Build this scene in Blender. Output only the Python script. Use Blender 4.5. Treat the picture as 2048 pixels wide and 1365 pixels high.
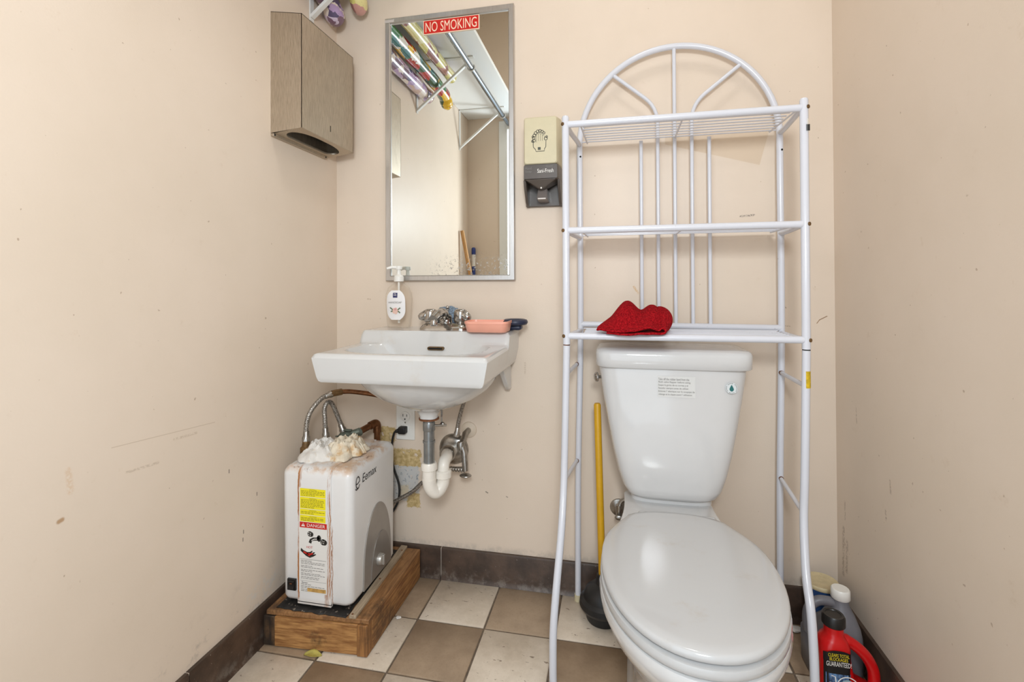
import bpy, math, random
from mathutils import Vector, Matrix, noise
random.seed(4)
for o in list(bpy.data.objects): bpy.data.objects.remove(o)
scene = bpy.context.scene
col = scene.collection
V = Vector

# ------------------------------------------------------------------ camera
CAM = V((0.97196, -1.58176, 0.99468))
YAW, PITCH, ROLL, F, CX, CY = 0.205463, 0.0091007, -0.0045351, 972.93, 1024.0, 560.1
_f = V((-math.sin(YAW)*math.cos(PITCH), math.cos(YAW)*math.cos(PITCH), math.sin(PITCH)))
_r0 = V((math.cos(YAW), math.sin(YAW), 0)); _u0 = _r0.cross(_f)
_r = _r0*math.cos(ROLL) + _u0*math.sin(ROLL); _u = _u0*math.cos(ROLL) - _r0*math.sin(ROLL)
cd = bpy.data.cameras.new('camera'); cam = bpy.data.objects.new('camera', cd); col.objects.link(cam)
m = Matrix.Identity(4)
for i in range(3):
    m[i][0], m[i][1], m[i][2], m[i][3] = _r[i], _u[i], -_f[i], CAM[i]
cam.matrix_world = m
cd.sensor_width = 36; cd.lens = F*36/2048; cd.shift_y = -(682.5-CY)/2048; cd.clip_start = .01
scene.camera = cam

def U(px, py, ax, val):
    """photo pixel -> point on the plane ax = val (the surface the thing touches)"""
    d = _f + _r*((px-CX)/F) + _u*((CY-py)/F); i = 'xyz'.index(ax)
    return CAM + d*((val-CAM[i])/d[i])

# ------------------------------------------------------------------ world, lights, exposure
w = bpy.data.worlds.new('world'); scene.world = w; w.use_nodes = True
w.node_tree.nodes['Background'].inputs[0].default_value = (.85, .92, 1, 1)
w.node_tree.nodes['Background'].inputs[1].default_value = 0.4
def area(name, loc, target, sx, sy, power, color):
    l = bpy.data.lights.new(name, 'AREA'); l.shape = 'RECTANGLE'; l.size = sx; l.size_y = sy; l.energy = power; l.color = color
    o = bpy.data.objects.new(name, l); col.objects.link(o); o.location = loc
    o.rotation_euler = (V(target)-V(loc)).to_track_quat('-Z', 'Y').to_euler()
    return o
pl_ = bpy.data.lights.new('flash_stand_in', 'POINT'); pl_.energy = 64; pl_.shadow_soft_size = .16; pl_.color = (.90, .96, 1)   # added stand-in for the camera flash, set back outside the doorway
po = bpy.data.objects.new('flash_stand_in', pl_); col.objects.link(po); po.location = (1.08, -2.10, 1.52)
area('doorway_fill', (.785, -1.75, 1.0), (.785, 0, .95), .98, 1.9, 7, (.84, .93, 1))   # broad fill added at the door opening to lift the lower room
area('ceiling_light_glow', (.95, -.85, 2.84), (.95, -.85, 0), .30, .30, 4.5, (.98, .98, .97))
scene.view_settings.view_transform = 'Standard'; scene.view_settings.look = 'None'
scene.view_settings.gamma = 1; scene.view_settings.use_curve_mapping = False
scene.view_settings.exposure = 0.17

# ------------------------------------------------------------------ materials
def S(r, g, b):
    f = lambda c: (c/255/12.92) if c/255 <= .04045 else ((c/255+.055)/1.055)**2.4
    return (f(r), f(g), f(b), 1)
MATS = {}
class NT:
    """small node helper"""
    def __init__(s, name):
        s.m = bpy.data.materials.new(name); s.m.use_nodes = True; s.t = s.m.node_tree
        s.b = s.t.nodes['Principled BSDF']; s.co = s.t.nodes.new('ShaderNodeTexCoord').outputs['Object']
    def link(s, a, b): s.t.links.new(a, b)
    def put(s, sock, v):
        if isinstance(v, bpy.types.NodeSocket): s.link(v, sock)
        else: sock.default_value = v
    def math(s, op, a, b=0.0, c=None):
        n = s.t.nodes.new('ShaderNodeMath'); n.operation = op
        s.put(n.inputs[0], a); s.put(n.inputs[1], b)
        if c is not None: s.put(n.inputs[2], c)
        return n.outputs[0]
    def vmath(s, op, a, b):
        n = s.t.nodes.new('ShaderNodeVectorMath'); n.operation = op; s.put(n.inputs[0], a); s.put(n.inputs[1], b)
        return n.outputs[0]
    def noise(s, scale, detail=3, rough=.55, vec=None, stretch=None):
        vec = vec or s.co
        if stretch: vec = s.vmath('MULTIPLY', vec, stretch)
        n = s.t.nodes.new('ShaderNodeTexNoise'); n.inputs['Scale'].default_value = scale
        n.inputs['Detail'].default_value = detail; n.inputs['Roughness'].default_value = rough
        s.link(vec, n.inputs['Vector']); return n.outputs['Fac']
    def vor(s, scale, out='Color', vec=None):
        n = s.t.nodes.new('ShaderNodeTexVoronoi'); n.inputs['Scale'].default_value = scale
        s.link(vec or s.co, n.inputs['Vector']); return n.outputs[out]
    def step(s, v, lo, hi):
        n = s.t.nodes.new('ShaderNodeMapRange'); n.interpolation_type = 'SMOOTHSTEP'
        s.put(n.inputs[0], v); n.inputs[1].default_value = lo; n.inputs[2].default_value = hi
        return n.outputs[0]
    def mix(s, fac, a, b):
        n = s.t.nodes.new('ShaderNodeMix'); n.data_type = 'RGBA'
        s.put(n.inputs[0], fac); s.put(n.inputs[6], a); s.put(n.inputs[7], b); return n.outputs[2]
    def xyz(s, vec=None):
        n = s.t.nodes.new('ShaderNodeSeparateXYZ'); s.link(vec or s.co, n.inputs[0]); return n.outputs
    def bump(s, h, strength=.2, dist=.001):
        n = s.t.nodes.new('ShaderNodeBump'); n.inputs['Strength'].default_value = strength; n.inputs['Distance'].default_value = dist
        s.link(h, n.inputs['Height']); s.link(n.outputs[0], s.b.inputs['Normal'])
    def color(s, v): s.put(s.b.inputs['Base Color'], v)
    def set(s, **k):
        for a, v in k.items(): s.put(s.b.inputs[a.replace('_', ' ')], v)
    def rect(s, a, b, a0, a1, b0, b1, soft=.003):
        """1 inside the rectangle of the two coordinates a, b"""
        f = s.math('MULTIPLY', s.step(a, a0-soft, a0+soft), s.step(a, a1+soft, a1-soft))
        g = s.math('MULTIPLY', s.step(b, b0-soft, b0+soft), s.step(b, b1+soft, b1-soft))
        return s.math('MULTIPLY', f, g)
    def seg(s, a, b, p, q, r):
        """1 near the segment p-q in the plane of coordinates a, b"""
        dx, dy = q[0]-p[0], q[1]-p[1]; L2 = dx*dx+dy*dy
        ax = s.math('SUBTRACT', a, p[0]); bx = s.math('SUBTRACT', b, p[1])
        n = s.t.nodes.new('ShaderNodeClamp')
        s.link(s.math('ADD', s.math('MULTIPLY', ax, dx/L2), s.math('MULTIPLY', bx, dy/L2)), n.inputs[0]); h = n.outputs[0]
        ex = s.math('SUBTRACT', ax, s.math('MULTIPLY', h, dx)); ey = s.math('SUBTRACT', bx, s.math('MULTIPLY', h, dy))
        d = s.math('SQRT', s.math('ADD', s.math('MULTIPLY', ex, ex), s.math('MULTIPLY', ey, ey)))
        return s.step(d, r, r*.3)

def mat(name, c, rough=.5, metal=0, var=0, vs=20, bump=0, bs=200, stretch=None, dirt=None, **k):
    """plain procedural material: base colour with noise variation, optional bump and dirt"""
    if name in MATS: return MATS[name]
    n = NT(name); base = c
    if var:
        lo = tuple(max(0, x*(1-var)) for x in c[:3])+(1,); hi = tuple(min(1, x*(1+var)) for x in c[:3])+(1,)
        base = n.mix(n.step(n.noise(vs, 4, .6, stretch=stretch), .3, .7), lo, hi)
    if dirt:
        dc, dsc, lo, hi = dirt; base = n.mix(n.step(n.noise(dsc, 6, .65), lo, hi), base, dc)
    n.color(base); n.set(Roughness=rough, Metallic=metal, **k)
    if bump: n.bump(n.noise(bs, 3, stretch=stretch), bump)
    MATS[name] = n.m; return n.m

def wall_mat(name, marks):
    n = NT(name); x, y, z = n.xyz()
    big = n.noise(2.2, 4, .6); base = n.mix(n.step(big, .3, .7), S(219, 203, 185), S(224, 208, 191))
    base = n.mix(n.math('MULTIPLY', n.step(n.noise(26, 6, .7), .60, .82), .35), base, S(196, 172, 146))
    sp = n.step(n.noise(75, 2, .4), .755, .79)
    base = n.mix(n.math('MULTIPLY', sp, .55), base, S(150, 122, 96))
    base = marks(n, base, x, y, z)
    n.color(base); n.set(Roughness=.42, Specular_IOR_Level=.35)
    h = n.math('ADD', n.noise(230, 3, .5), n.math('MULTIPLY', n.noise(40, 2), .8))
    n.bump(h, .12, .0015); return n.m
def marks_back(n, b, x, y, z):
    e = n.math('MULTIPLY', n.math('SUBTRACT', n.noise(60, 4, .7), .5), .035)
    xe = n.math('ADD', x, e); ze = n.math('ADD', z, n.math('MULTIPLY', n.math('SUBTRACT', n.noise(47, 4, .7), .5), .03))
    # bare grey plaster and old tape under the sink
    pl = n.math('MULTIPLY', n.rect(xe, ze, .20, .312, .245, .385, .004), n.step(n.noise(55, 4, .7), .30, .46))
    b = n.mix(n.math('MULTIPLY', pl, .85), b, S(196, 197, 196))
    b = n.mix(n.math('MULTIPLY', n.math('MULTIPLY', pl, n.step(n.noise(90, 4, .7), .56, .62)), .8), b, S(120, 130, 140))
    tape = n.mix(n.step(n.noise(70, 4, .65), .35, .65), S(176, 150, 98), S(214, 190, 142))
    for r in ((.205, .318, .366, .425), (.268, .315, .226, .276), (.165, .222, .446, .497)):
        b = n.mix(n.math('MULTIPLY', n.rect(xe, ze, *r, .002), n.step(n.noise(35, 3), .33, .40)), b, tape)
    b = n.mix(n.math('MULTIPLY', n.rect(xe, ze, .245, .275, .255, .30, .006), .5), b, S(214, 190, 142))
    # pale quadrilateral left by an old notice above the middle shelf
    l1 = n.math('ADD', z, n.math('MULTIPLY', n.math('SUBTRACT', x, 1.16), .29))
    q = n.math('MULTIPLY', n.step(l1, 1.420, 1.423), n.step(n.math('SUBTRACT', x, n.math('MULTIPLY', n.math('SUBTRACT', z, 1.35), .27)), 1.406, 1.403))
    q = n.math('MULTIPLY', q, n.step(z, 1.46, 1.455)); q = n.math('MULTIPLY', q, n.step(x, 1.13, 1.135))
    b = n.mix(n.math('MULTIPLY', q, .6), b, S(205, 182, 154))
    g = n.step(n.noise(240, 4, .7), .42, .55)
    def mk(a, c, r, colr, s=.8, grain=True):
        nonlocal b
        f = n.seg(x, z, a, c, r)
        if grain: f = n.math('MULTIPLY', f, g)
        b = n.mix(n.math('MULTIPLY', f, s), b, colr)
    mk((1.350, 1.1975), (1.388, 1.200), .0042, S(96, 90, 84), .75)
    mk((1.035, .985), (1.048, .965), .005, S(205, 165, 110), .8)
    mk((1.583, .897), (1.563, .886), .0018, S(130, 95, 60), .9, False)
    mk((1.563, .886), (1.556, .876), .0016, S(150, 115, 80), .9, False)
    mk((1.466, .93), (1.474, .92), .002, S(140, 120, 100), .8)
    mk((1.465, .868), (1.485, .866), .002, S(140, 120, 100), .6)
    mk((.685, .735), (.685, .70), .004, S(180, 158, 135), .5)
    mk((.55, .30), (.556, .297), .003, S(90, 80, 68), .7, False)
    mk((.62, .29), (.624, .288), .0025, S(90, 80, 68), .6, False)
    mk((.196, .632), (.197, .628), .005, S(50, 42, 36), .9, False)
    mk((.12, .945), (.13, .944), .003, S(150, 120, 95), .6)
    # flaking greyish band just above the base tiles
    f = n.math('MULTIPLY', n.step(ze, .128, .108), n.step(n.noise(22, 4, .7), .38, .56))
    b = n.mix(n.math('MULTIPLY', f, .6), b, S(190, 178, 165))
    return b
def marks_left(n, b, x, y, z):
    g = n.step(n.noise(200, 4, .7), .40, .55)
    def mk(a, c, r, colr, s=.5, grain=True):
        nonlocal b
        f = n.seg(y, z, a, c, r)
        if grain: f = n.math('MULTIPLY', f, g)
        b = n.mix(n.math('MULTIPLY', f, s), b, colr)
    mk((-.80, .675), (-.546, .655), .0013, S(165, 138, 110), .38, False)
    mk((-.66, .648), (-.60, .645), .004, S(165, 138, 110), .35)
    mk((-.77, .615), (-.70, .610), .004, S(150, 125, 100), .35)
    mk((-.888, .575), (-.893, .574), .006, S(160, 115, 60), .7, False)
    mk((-.878, .66), (-.874, .62), .008, S(205, 165, 120), .35)
    for a, zz in ((-.45, .34), (-.452, .32), (-.40, .42), (-.50, .52)): mk((a, zz), (a, zz-.008), .0022, S(80, 70, 60), .8, False)
    # grey scuffs and peeled paint close to the base tiles
    f = n.math('MULTIPLY', n.step(z, .24, .11), n.step(n.noise(16, 6, .75), .54, .70))
    b = n.mix(n.math('MULTIPLY', f, .55), b, S(150, 140, 134))
    f = n.math('MULTIPLY', n.rect(y, z, -.43, -.31, .10, .17, .02), n.step(n.noise(45, 5, .7), .48, .58))
    b = n.mix(n.math('MULTIPLY', f, .8), b, S(214, 206, 196))
    return b
def marks_right(n, b, x, y, z):
    g = n.step(n.noise(180, 4, .7), .42, .55)
    for a, c, r in (((-.04, .30), (-.035, .17), .010), ((-.06, .27), (-.055, .19), .010), ((-.05, .38), (-.05, .33), .004), ((-.28, .53), (-.283, .50), .004), ((-.26, .45), (-.262, .43), .005), ((-.12, .66), (-.123, .62), .003)):
        b = n.mix(n.math('MULTIPLY', n.math('MULTIPLY', n.seg(y, z, a, c, r), g), .55), b, S(140, 118, 98))
    return b
M_back = wall_mat('wall_paint_back', marks_back); M_left = wall_mat('wall_paint_left', marks_left); M_right = wall_mat('wall_paint_right', marks_right)
M_plain = wall_mat('wall_paint_plain', lambda n, b, x, y, z: b)

def tile_mat(name, c1, c2, pit, pitlo):
    n = NT(name); rnd = n.t.nodes.new('ShaderNodeObjectInfo').outputs['Random']
    sh = n.vmath('ADD', n.co, n.math('MULTIPLY', rnd, 9.0))
    b = n.mix(n.step(n.noise(9, 5, .65, sh), .3, .7), c1, c2)
    b = n.mix(n.math('MULTIPLY', n.math('SUBTRACT', rnd, .5), .25), b, S(230, 215, 195))
    b = n.mix(n.math('MULTIPLY', n.step(n.noise(170, 3, .6, sh), .52, .72), .35), b, c1)
    p = n.step(n.noise(80, 3, .6, n.vmath('MULTIPLY', sh, (.6, 1.2, 1))), pitlo, pitlo+.05)
    b = n.mix(n.math('MULTIPLY', p, .75), b, pit)
    b = n.mix(n.math('MULTIPLY', n.step(n.noise(5, 5, .7, sh), .56, .75), .30), b, S(120, 100, 82))
    n.color(b); n.set(Roughness=.55); n.bump(n.noise(120, 4, .6, sh), .25, .001)
    return n.m
M_tl = tile_mat('tile_beige', S(200, 185, 166), S(222, 209, 192), S(112, 90, 70), .655)
M_td = tile_mat('tile_brown', S(138, 116, 93), S(164, 141, 116), S(94, 75, 58), .77)
M_grout = mat('grout', S(108, 94, 80), .9, var=.2, vs=60)
def base_mat():
    n = NT('base_tile_brown'); x, y, z = n.xyz()
    b = n.mix(n.step(n.noise(14, 5, .65), .3, .7), S(58, 45, 37), S(84, 66, 54))
    b = n.mix(n.math('MULTIPLY', n.step(n.noise(140, 3, .6), .70, .76), .8), b, S(180, 168, 154))
    f = n.math('MULTIPLY', n.step(z, .055, .005), n.step(n.noise(30, 5, .7), .46, .66))
    b = n.mix(n.math('MULTIPLY', f, .45), b, S(140, 130, 120))
    n.color(b); n.set(Roughness=.38); n.bump(n.noise(70, 4), .2, .002); return n.m
M_base = base_mat()
M_joint = mat('joint_filler', S(214, 200, 186), .8)
M_porc = mat('porcelain', S(212, 212, 212), .09, Coat_Weight=.3, Coat_Roughness=.05, var=.015, vs=8)
def seat_mat():
    n = NT('seat_plastic')
    b = n.mix(n.math('MULTIPLY', n.step(n.noise(11, 5, .7), .55, .8), .35), S(193, 193, 193), S(176, 158, 138))
    n.color(b); n.set(Roughness=.12); n.bump(n.noise(260, 2), .03, .0005); return n.m
M_seat = seat_mat()
def sink_mat():
    n = NT('sink_porcelain')
    b = n.mix(n.math('MULTIPLY', n.step(n.noise(9, 5, .7), .55, .82), .3), S(208, 208, 207), S(188, 168, 142))
    n.color(b); n.set(Roughness=.12, Coat_Weight=.25); return n.m
M_sink = sink_mat()
def enamel_mat():
    n = NT('white_enamel')
    b = n.mix(n.math('MULTIPLY', n.step(n.noise(70, 5, .7), .66, .74), .55), S(214, 216, 224), S(160, 150, 150))
    n.color(b); n.set(Roughness=.22); return n.m
M_enam = enamel_mat()
M_chrome = mat('chrome', S(184, 181, 177), .12, 1, var=.08, vs=40)
M_dull = mat('dull_chrome', S(168, 165, 160), .3, 1, var=.2, vs=60, dirt=(S(120, 100, 80), 50, .58, .75))
def brushed(name, c1, c2, st, rough):
    n = NT(name)
    s1 = n.noise(60, 4, .6, stretch=st); b = n.mix(n.step(s1, .3, .7), c1, c2)
    b = n.mix(n.math('MULTIPLY', n.step(n.noise(7, 4, .6), .4, .75), .35), b, c1)
    n.color(b); n.set(Metallic=1, Roughness=rough); n.bump(n.noise(220, 2, .5, stretch=st), .06, .0006); return n.m
M_steel = brushed('brushed_steel', S(176, 164, 148), S(206, 195, 178), (12, 12, .6), .50)
M_frame = brushed('mirror_frame_steel', S(188, 186, 184), S(212, 210, 208), (30, 30, .3), .36)
M_black = mat('black_plastic', S(24, 23, 23), .35)
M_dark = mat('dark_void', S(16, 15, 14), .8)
M_rust = mat('rust', S(110, 66, 36), .8, var=.3, vs=90)
def mirror_mat():
    n = NT('mirror_silver'); x, y, z = n.xyz()
    f = n.math('MULTIPLY', n.step(z, .105, .0), n.step(n.noise(120, 5, .7), .55, .61))
    f = n.math('MULTIPLY', f, n.step(x, -.10, .02))
    n.color(n.mix(f, S(238, 242, 240), S(96, 78, 52))); n.set(Metallic=n.math('SUBTRACT', 1, n.math('MULTIPLY', f, .8)), Roughness=n.math('MULTIPLY', f, .5)); return n.m
M_mirror = mirror_mat()
M_cream = mat('cream_plastic', S(206, 196, 164), .4, var=.03)
M_brown = mat('dark_brown_plastic', S(84, 76, 70), .32, var=.1)
M_white = mat('white_plastic', S(232, 230, 224), .35)
M_ink = mat('black_ink', S(34, 32, 30), .5)
M_inkg = mat('grey_ink', S(120, 116, 112), .6)
M_wink = mat('white_ink', S(236, 232, 226), .5)
M_red = mat('sign_red', S(200, 34, 26), .3)
M_towel = NT('red_terry')
_t = M_towel.noise(230, 4, .75); _c = M_towel.mix(M_towel.step(_t, .38, .62), S(128, 6, 18), S(200, 28, 38)); M_towel.color(_c)
M_towel.set(Roughness=1.0, Specular_IOR_Level=.1); M_towel.bump(M_towel.noise(230, 3, .75), 1.0, .006); M_towel = M_towel.m
M_copper = mat('aged_copper', S(120, 80, 52), .42, .85, var=.3, vs=50, dirt=(S(96, 110, 88), 45, .60, .74))
M_brass = mat('dirty_brass', S(122, 96, 64), .5, .7, var=.3, vs=90)
M_verd = mat('corroded_valve', S(112, 120, 110), .6, .6, var=.35, vs=70, bump=.3, bs=150)
M_pvc = mat('white_pvc', S(234, 228, 218), .3, var=.03, vs=40, dirt=(S(190, 160, 120), 40, .62, .8))
M_gpipe = mat('grey_pipe', S(140, 142, 142), .3, .7, var=.15, vs=30)
M_cord = mat('cord_black', S(20, 20, 20), .5)
M_rag = mat('stained_paper', S(232, 220, 198), .9, var=.06, vs=60, bump=.5, bs=220, dirt=(S(206, 160, 96), 22, .50, .72))
M_ragw = mat('white_paper', S(232, 228, 222), .9, var=.05, vs=60, bump=.5, bs=220, dirt=(S(206, 170, 120), 24, .58, .76))
M_yel = mat('yellow_print', S(240, 226, 30), .5)
def wood(name, c1, c2, grain, st, darkc=S(52, 40, 30), dlo=.56, dhi=.75):
    n = NT(name)
    g = n.noise(grain, 5, .6, stretch=st); b = n.mix(n.step(g, .3, .7), c1, c2)
    b = n.mix(n.math('MULTIPLY', n.step(n.noise(9, 6, .7, stretch=(1, 1, .8)), dlo, dhi), .8), b, darkc)
    n.color(b); n.set(Roughness=.65); n.bump(g, .3, .001); return n.m
M_woodx = wood('pine_along_x', S(128, 82, 42), S(190, 142, 86), 28, (.5, 4, 5), dlo=.52, dhi=.70)
M_woody = wood('pine_along_y', S(116, 74, 40), S(176, 128, 76), 28, (5, .5, 5), dlo=.52, dhi=.72)
M_ply = wood('plywood_top', S(122, 84, 50), S(162, 118, 74), 24, (5, .6, 3), dlo=.50, dhi=.7)
M_end = wood('pine_end', S(112, 74, 42), S(168, 118, 66), 40, (6, 6, .3), dlo=.5)
M_wdark = wood('wet_dark_wood', S(56, 42, 30), S(104, 76, 48), 24, (4, 4, .6), S(24, 20, 17), .42, .6)
M_batten = wood('grey_batten', S(142, 124, 102), S(176, 158, 134), 30, (6, .4, 4), S(100, 84, 68), .6, .8)
M_liner = mat('burnt_liner', S(30, 28, 27), .55, var=.5, vs=60, bump=.8, bs=60, dirt=(S(150, 138, 124), 55, .60, .68))
M_shelfw = mat('white_laminate', S(242, 244, 244), .4)
M_bracket = mat('white_bracket', S(225, 225, 222), .4)
M_stick = wood('stick_wood', S(176, 126, 72), S(206, 160, 104), 30, (6, 6, .4), dlo=.7, dhi=.9)
M_bluep = mat('blue_plastic', S(36, 58, 128), .4)
M_ceil = mat('ceiling_white', S(238, 234, 226), .8, bump=.1, bs=120)

# ------------------------------------------------------------------ geometry helpers
class G:
    def __init__(s): s.v = []; s.f = []; s.mi = []; s.cur = 0
    def add(s, vs, fs):
        o = len(s.v); s.v += [V(p) for p in vs]
        for f in fs: s.f.append([i+o for i in f]); s.mi.append(s.cur)
        return s
    def box(s, x0, x1, y0, y1, z0, z1):
        vs = [(x, y, z) for z in (z0, z1) for y in (y0, y1) for x in (x0, x1)]
        return s.add(vs, [(0, 2, 3, 1), (4, 5, 7, 6), (0, 1, 5, 4), (2, 6, 7, 3), (0, 4, 6, 2), (1, 3, 7, 5)])
    def loft(s, rings, caps=True, close=False):
        n = len(rings[0]); vs = [p for r in rings for p in r]; fs = []
        k = len(rings)
        for i in range(k if close else k-1):
            a, b = i*n, ((i+1) % k)*n
            for j in range(n): fs.append((a+j, a+(j+1) % n, b+(j+1) % n, b+j))
        if caps and not close: fs.append(tuple(range(n))[::-1]); fs.append(tuple((k-1)*n+j for j in range(n)))
        return s.add(vs, fs)
    def tube(s, pts, r, n=12, closed=False, caps=True, flat=1.0):
        pts = [V(p) for p in pts]; k = len(pts); rings = []
        rs = r if isinstance(r, (list, tuple)) else [r]*k
        T = []
        for i in range(k):
            a = pts[(i-1) % k] if (closed or i > 0) else pts[0]; b = pts[(i+1) % k] if (closed or i < k-1) else pts[-1]
            T.append((b-a).normalized())
        N = T[0].orthogonal().normalized()
        if abs(T[0].z) < .9: N = (V((0, 0, 1))-T[0]*T[0].z).normalized()
        for i in range(k):
            N = (N-T[i]*N.dot(T[i])); N = N.normalized() if N.length > 1e-6 else T[i].orthogonal().normalized()
            B = T[i].cross(N)
            rings.append([pts[i]+(N*math.cos(2*math.pi*j/n)*flat+B*math.sin(2*math.pi*j/n))*rs[i] for j in range(n)])
        return s.loft(rings, caps, closed)
    def lathe(s, prof, c=(0, 0, 0), axis=(0, 0, 1), n=24, caps=True):
        A = V(axis).normalized(); X = A.orthogonal().normalized(); Y = A.cross(X); c = V(c)
        return s.loft([[c+A*h+(X*math.cos(2*math.pi*j/n)+Y*math.sin(2*math.pi*j/n))*max(r, 1e-5) for j in range(n)] for r, h in prof], caps)
    def prism(s, poly, ax, a, b):
        """polygon in the two other axes, extruded along ax from a to b"""
        def P(p, t):
            return {'x': (t, p[0], p[1]), 'y': (p[0], t, p[1]), 'z': (p[0], p[1], t)}[ax]
        return s.loft([[P(p, a) for p in poly], [P(p, b) for p in poly]])
    def blob(s, c, r, nu=20, nv=12, f=None):
        c = V(c); rings = []
        for i in range(1, nv):
            t = math.pi*i/nv; ring = []
            for j in range(nu):
                a = 2*math.pi*j/nu; d = V((math.sin(t)*math.cos(a), math.sin(t)*math.sin(a), -math.cos(t)))
                k = f(d) if f else 1; ring.append(c+V((d.x*r[0], d.y*r[1], d.z*r[2]))*k)
            rings.append(ring)
        return s.loft(rings)
    def grid(s, P, nu, nv):
        vs = [P(i/nu, j/nv) for j in range(nv+1) for i in range(nu+1)]
        return s.add(vs, [(j*(nu+1)+i, j*(nu+1)+i+1, (j+1)*(nu+1)+i+1, (j+1)*(nu+1)+i) for j in range(nv) for i in range(nu)])
    def quad(s, a, b, c, d): return s.add([a, b, c, d], [(0, 1, 2, 3)])

def rrect(hx, hy, r, n=5, cx=0, cy=0):
    out = []
    for sx, sy, a0 in ((1, 1, 0), (-1, 1, 90), (-1, -1, 180), (1, -1, 270)):
        for k in range(n+1):
            a = math.radians(a0+90*k/n); out.append((cx+sx*(hx-r)+r*math.cos(a), cy+sy*(hy-r)+r*math.sin(a)))
    return out
def fillet(pts, rad, n=6):
    pts = [V(p) for p in pts]; out = [pts[0]]
    for i in range(1, len(pts)-1):
        a, b, c = pts[i-1], pts[i], pts[i+1]; u, w_ = (a-b), (c-b)
        k = min(rad, u.length*.48, w_.length*.48); p, q = b+u.normalized()*k, b+w_.normalized()*k
        for j in range(n+1):
            t = j/n; out.append(p*(1-t)**2+b*2*t*(1-t)+q*t*t)
    return out+[pts[-1]]
def spline(pts, k=6):
    pts = [V(p) for p in pts]; P = [pts[0]*2-pts[1]]+pts+[pts[-1]*2-pts[-2]]; out = []
    for i in range(1, len(P)-2):
        a, b, c, d = P[i-1:i+3]
        for j in range(k):
            t = j/k; out.append(.5*((2*b)+(c-a)*t+(2*a-5*b+4*c-d)*t*t+(3*b-a-3*c+d)*t**3))
    return out+[pts[-1]]

ORG = {}
def obj(name, g, m, parent=None, org=None, smooth=40, bevel=0, bseg=2, sub=0, solid=0):
    me = bpy.data.meshes.new(name)
    o_ = V(org) if org is not None else (ORG.get(parent.name, V((0, 0, 0))) if parent else V((0, 0, 0)))
    me.from_pydata([tuple(p-o_) for p in g.v], [], g.f)
    for mm in (m if isinstance(m, (list, tuple)) else [m]): me.materials.append(mm)
    if isinstance(m, (list, tuple)): me.polygons.foreach_set('material_index', g.mi)
    me.polygons.foreach_set('use_smooth', [True]*len(me.polygons))
    import bmesh
    bm = bmesh.new(); bm.from_mesh(me); bmesh.ops.recalc_face_normals(bm, faces=bm.faces); bm.to_mesh(me); bm.free()
    if smooth < 180: me.set_sharp_from_angle(angle=math.radians(smooth))
    o = bpy.data.objects.new(name, me); col.objects.link(o)
    if parent: o.parent = parent
    else: o.location = o_
    ORG[o.name] = o_
    if solid:
        d = o.modifiers.new('solid', 'SOLIDIFY'); d.thickness = solid; d.offset = 0
    if bevel:
        d = o.modifiers.new('bevel', 'BEVEL'); d.width = bevel; d.segments = bseg; d.limit_method = 'ANGLE'; d.angle_limit = math.radians(40); d.harden_normals = False
    if sub:
        d = o.modifiers.new('sub', 'SUBSURF'); d.levels = sub; d.render_levels = sub
    return o
def thing(name, label, cat, org, group=None):
    o = bpy.data.objects.new(name, None); col.objects.link(o); o.location = org; o.empty_display_size = .05
    ORG[o.name] = V(org); tag(o, label, cat, group); return o
def tag(o, label, cat, group=None):
    o['label'] = label; o['category'] = cat
    if group: o['group'] = group
    return o
def struct(o): o['kind'] = 'structure'; return o

def text(name, body, m, parent, c, xd, up, w_, h, bold=.0, depth=.0002, shear=0):
    """flat lettering fitted into a w_ x h box centred at c"""
    cu = bpy.data.curves.new('t', 'FONT'); cu.body = body; cu.size = 1; cu.offset = 0; cu.align_x = 'CENTER'; cu.resolution_u = 3; cu.shear = shear
    t = bpy.data.objects.new('t', cu); col.objects.link(t); bpy.context.view_layer.update()
    me = bpy.data.meshes.new_from_object(t.evaluated_get(bpy.context.evaluated_depsgraph_get()))
    xs = [v.co.x for v in me.vertices]; ys = [v.co.y for v in me.vertices]
    sx = w_/(max(xs)-min(xs)); sy = h/(max(ys)-min(ys)); mx, my = (max(xs)+min(xs))/2, (max(ys)+min(ys))/2
    xd = V(xd).normalized(); up = V(up); up = (up-xd*up.dot(xd)).normalized(); nn = xd.cross(up); c = V(c)+nn*depth
    g = G(); g.add([c+xd*(v.co.x-mx)*sx+up*(v.co.y-my)*sy for v in me.vertices], [list(p.vertices) for p in me.polygons])
    bpy.data.objects.remove(t); bpy.data.meshes.remove(me); bpy.data.curves.remove(cu)
    o = obj(name, g, m, parent)
    import bmesh
    bm = bmesh.new(); bm.from_mesh(o.data); bmesh.ops.remove_doubles(bm, verts=bm.verts, dist=1e-6)
    bmesh.ops.dissolve_degenerate(bm, edges=bm.edges, dist=1e-6); bmesh.ops.triangulate(bm, faces=bm.faces)
    for f_ in bm.faces:
        f_.normal_update()
        if f_.normal.dot(nn) < 0: f_.normal_flip()
    bm.to_mesh(o.data); bm.free()
    o.data.polygons.foreach_set('use_smooth', [False]*len(o.data.polygons)); return o
def frame(c, xd, up):
    xd = V(xd).normalized(); up = V(up); up = (up-xd*up.dot(xd)).normalized(); nn = xd.cross(up); c = V(c)
    return lambda a, b, d=0.0: c+xd*a+up*b+nn*d
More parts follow.
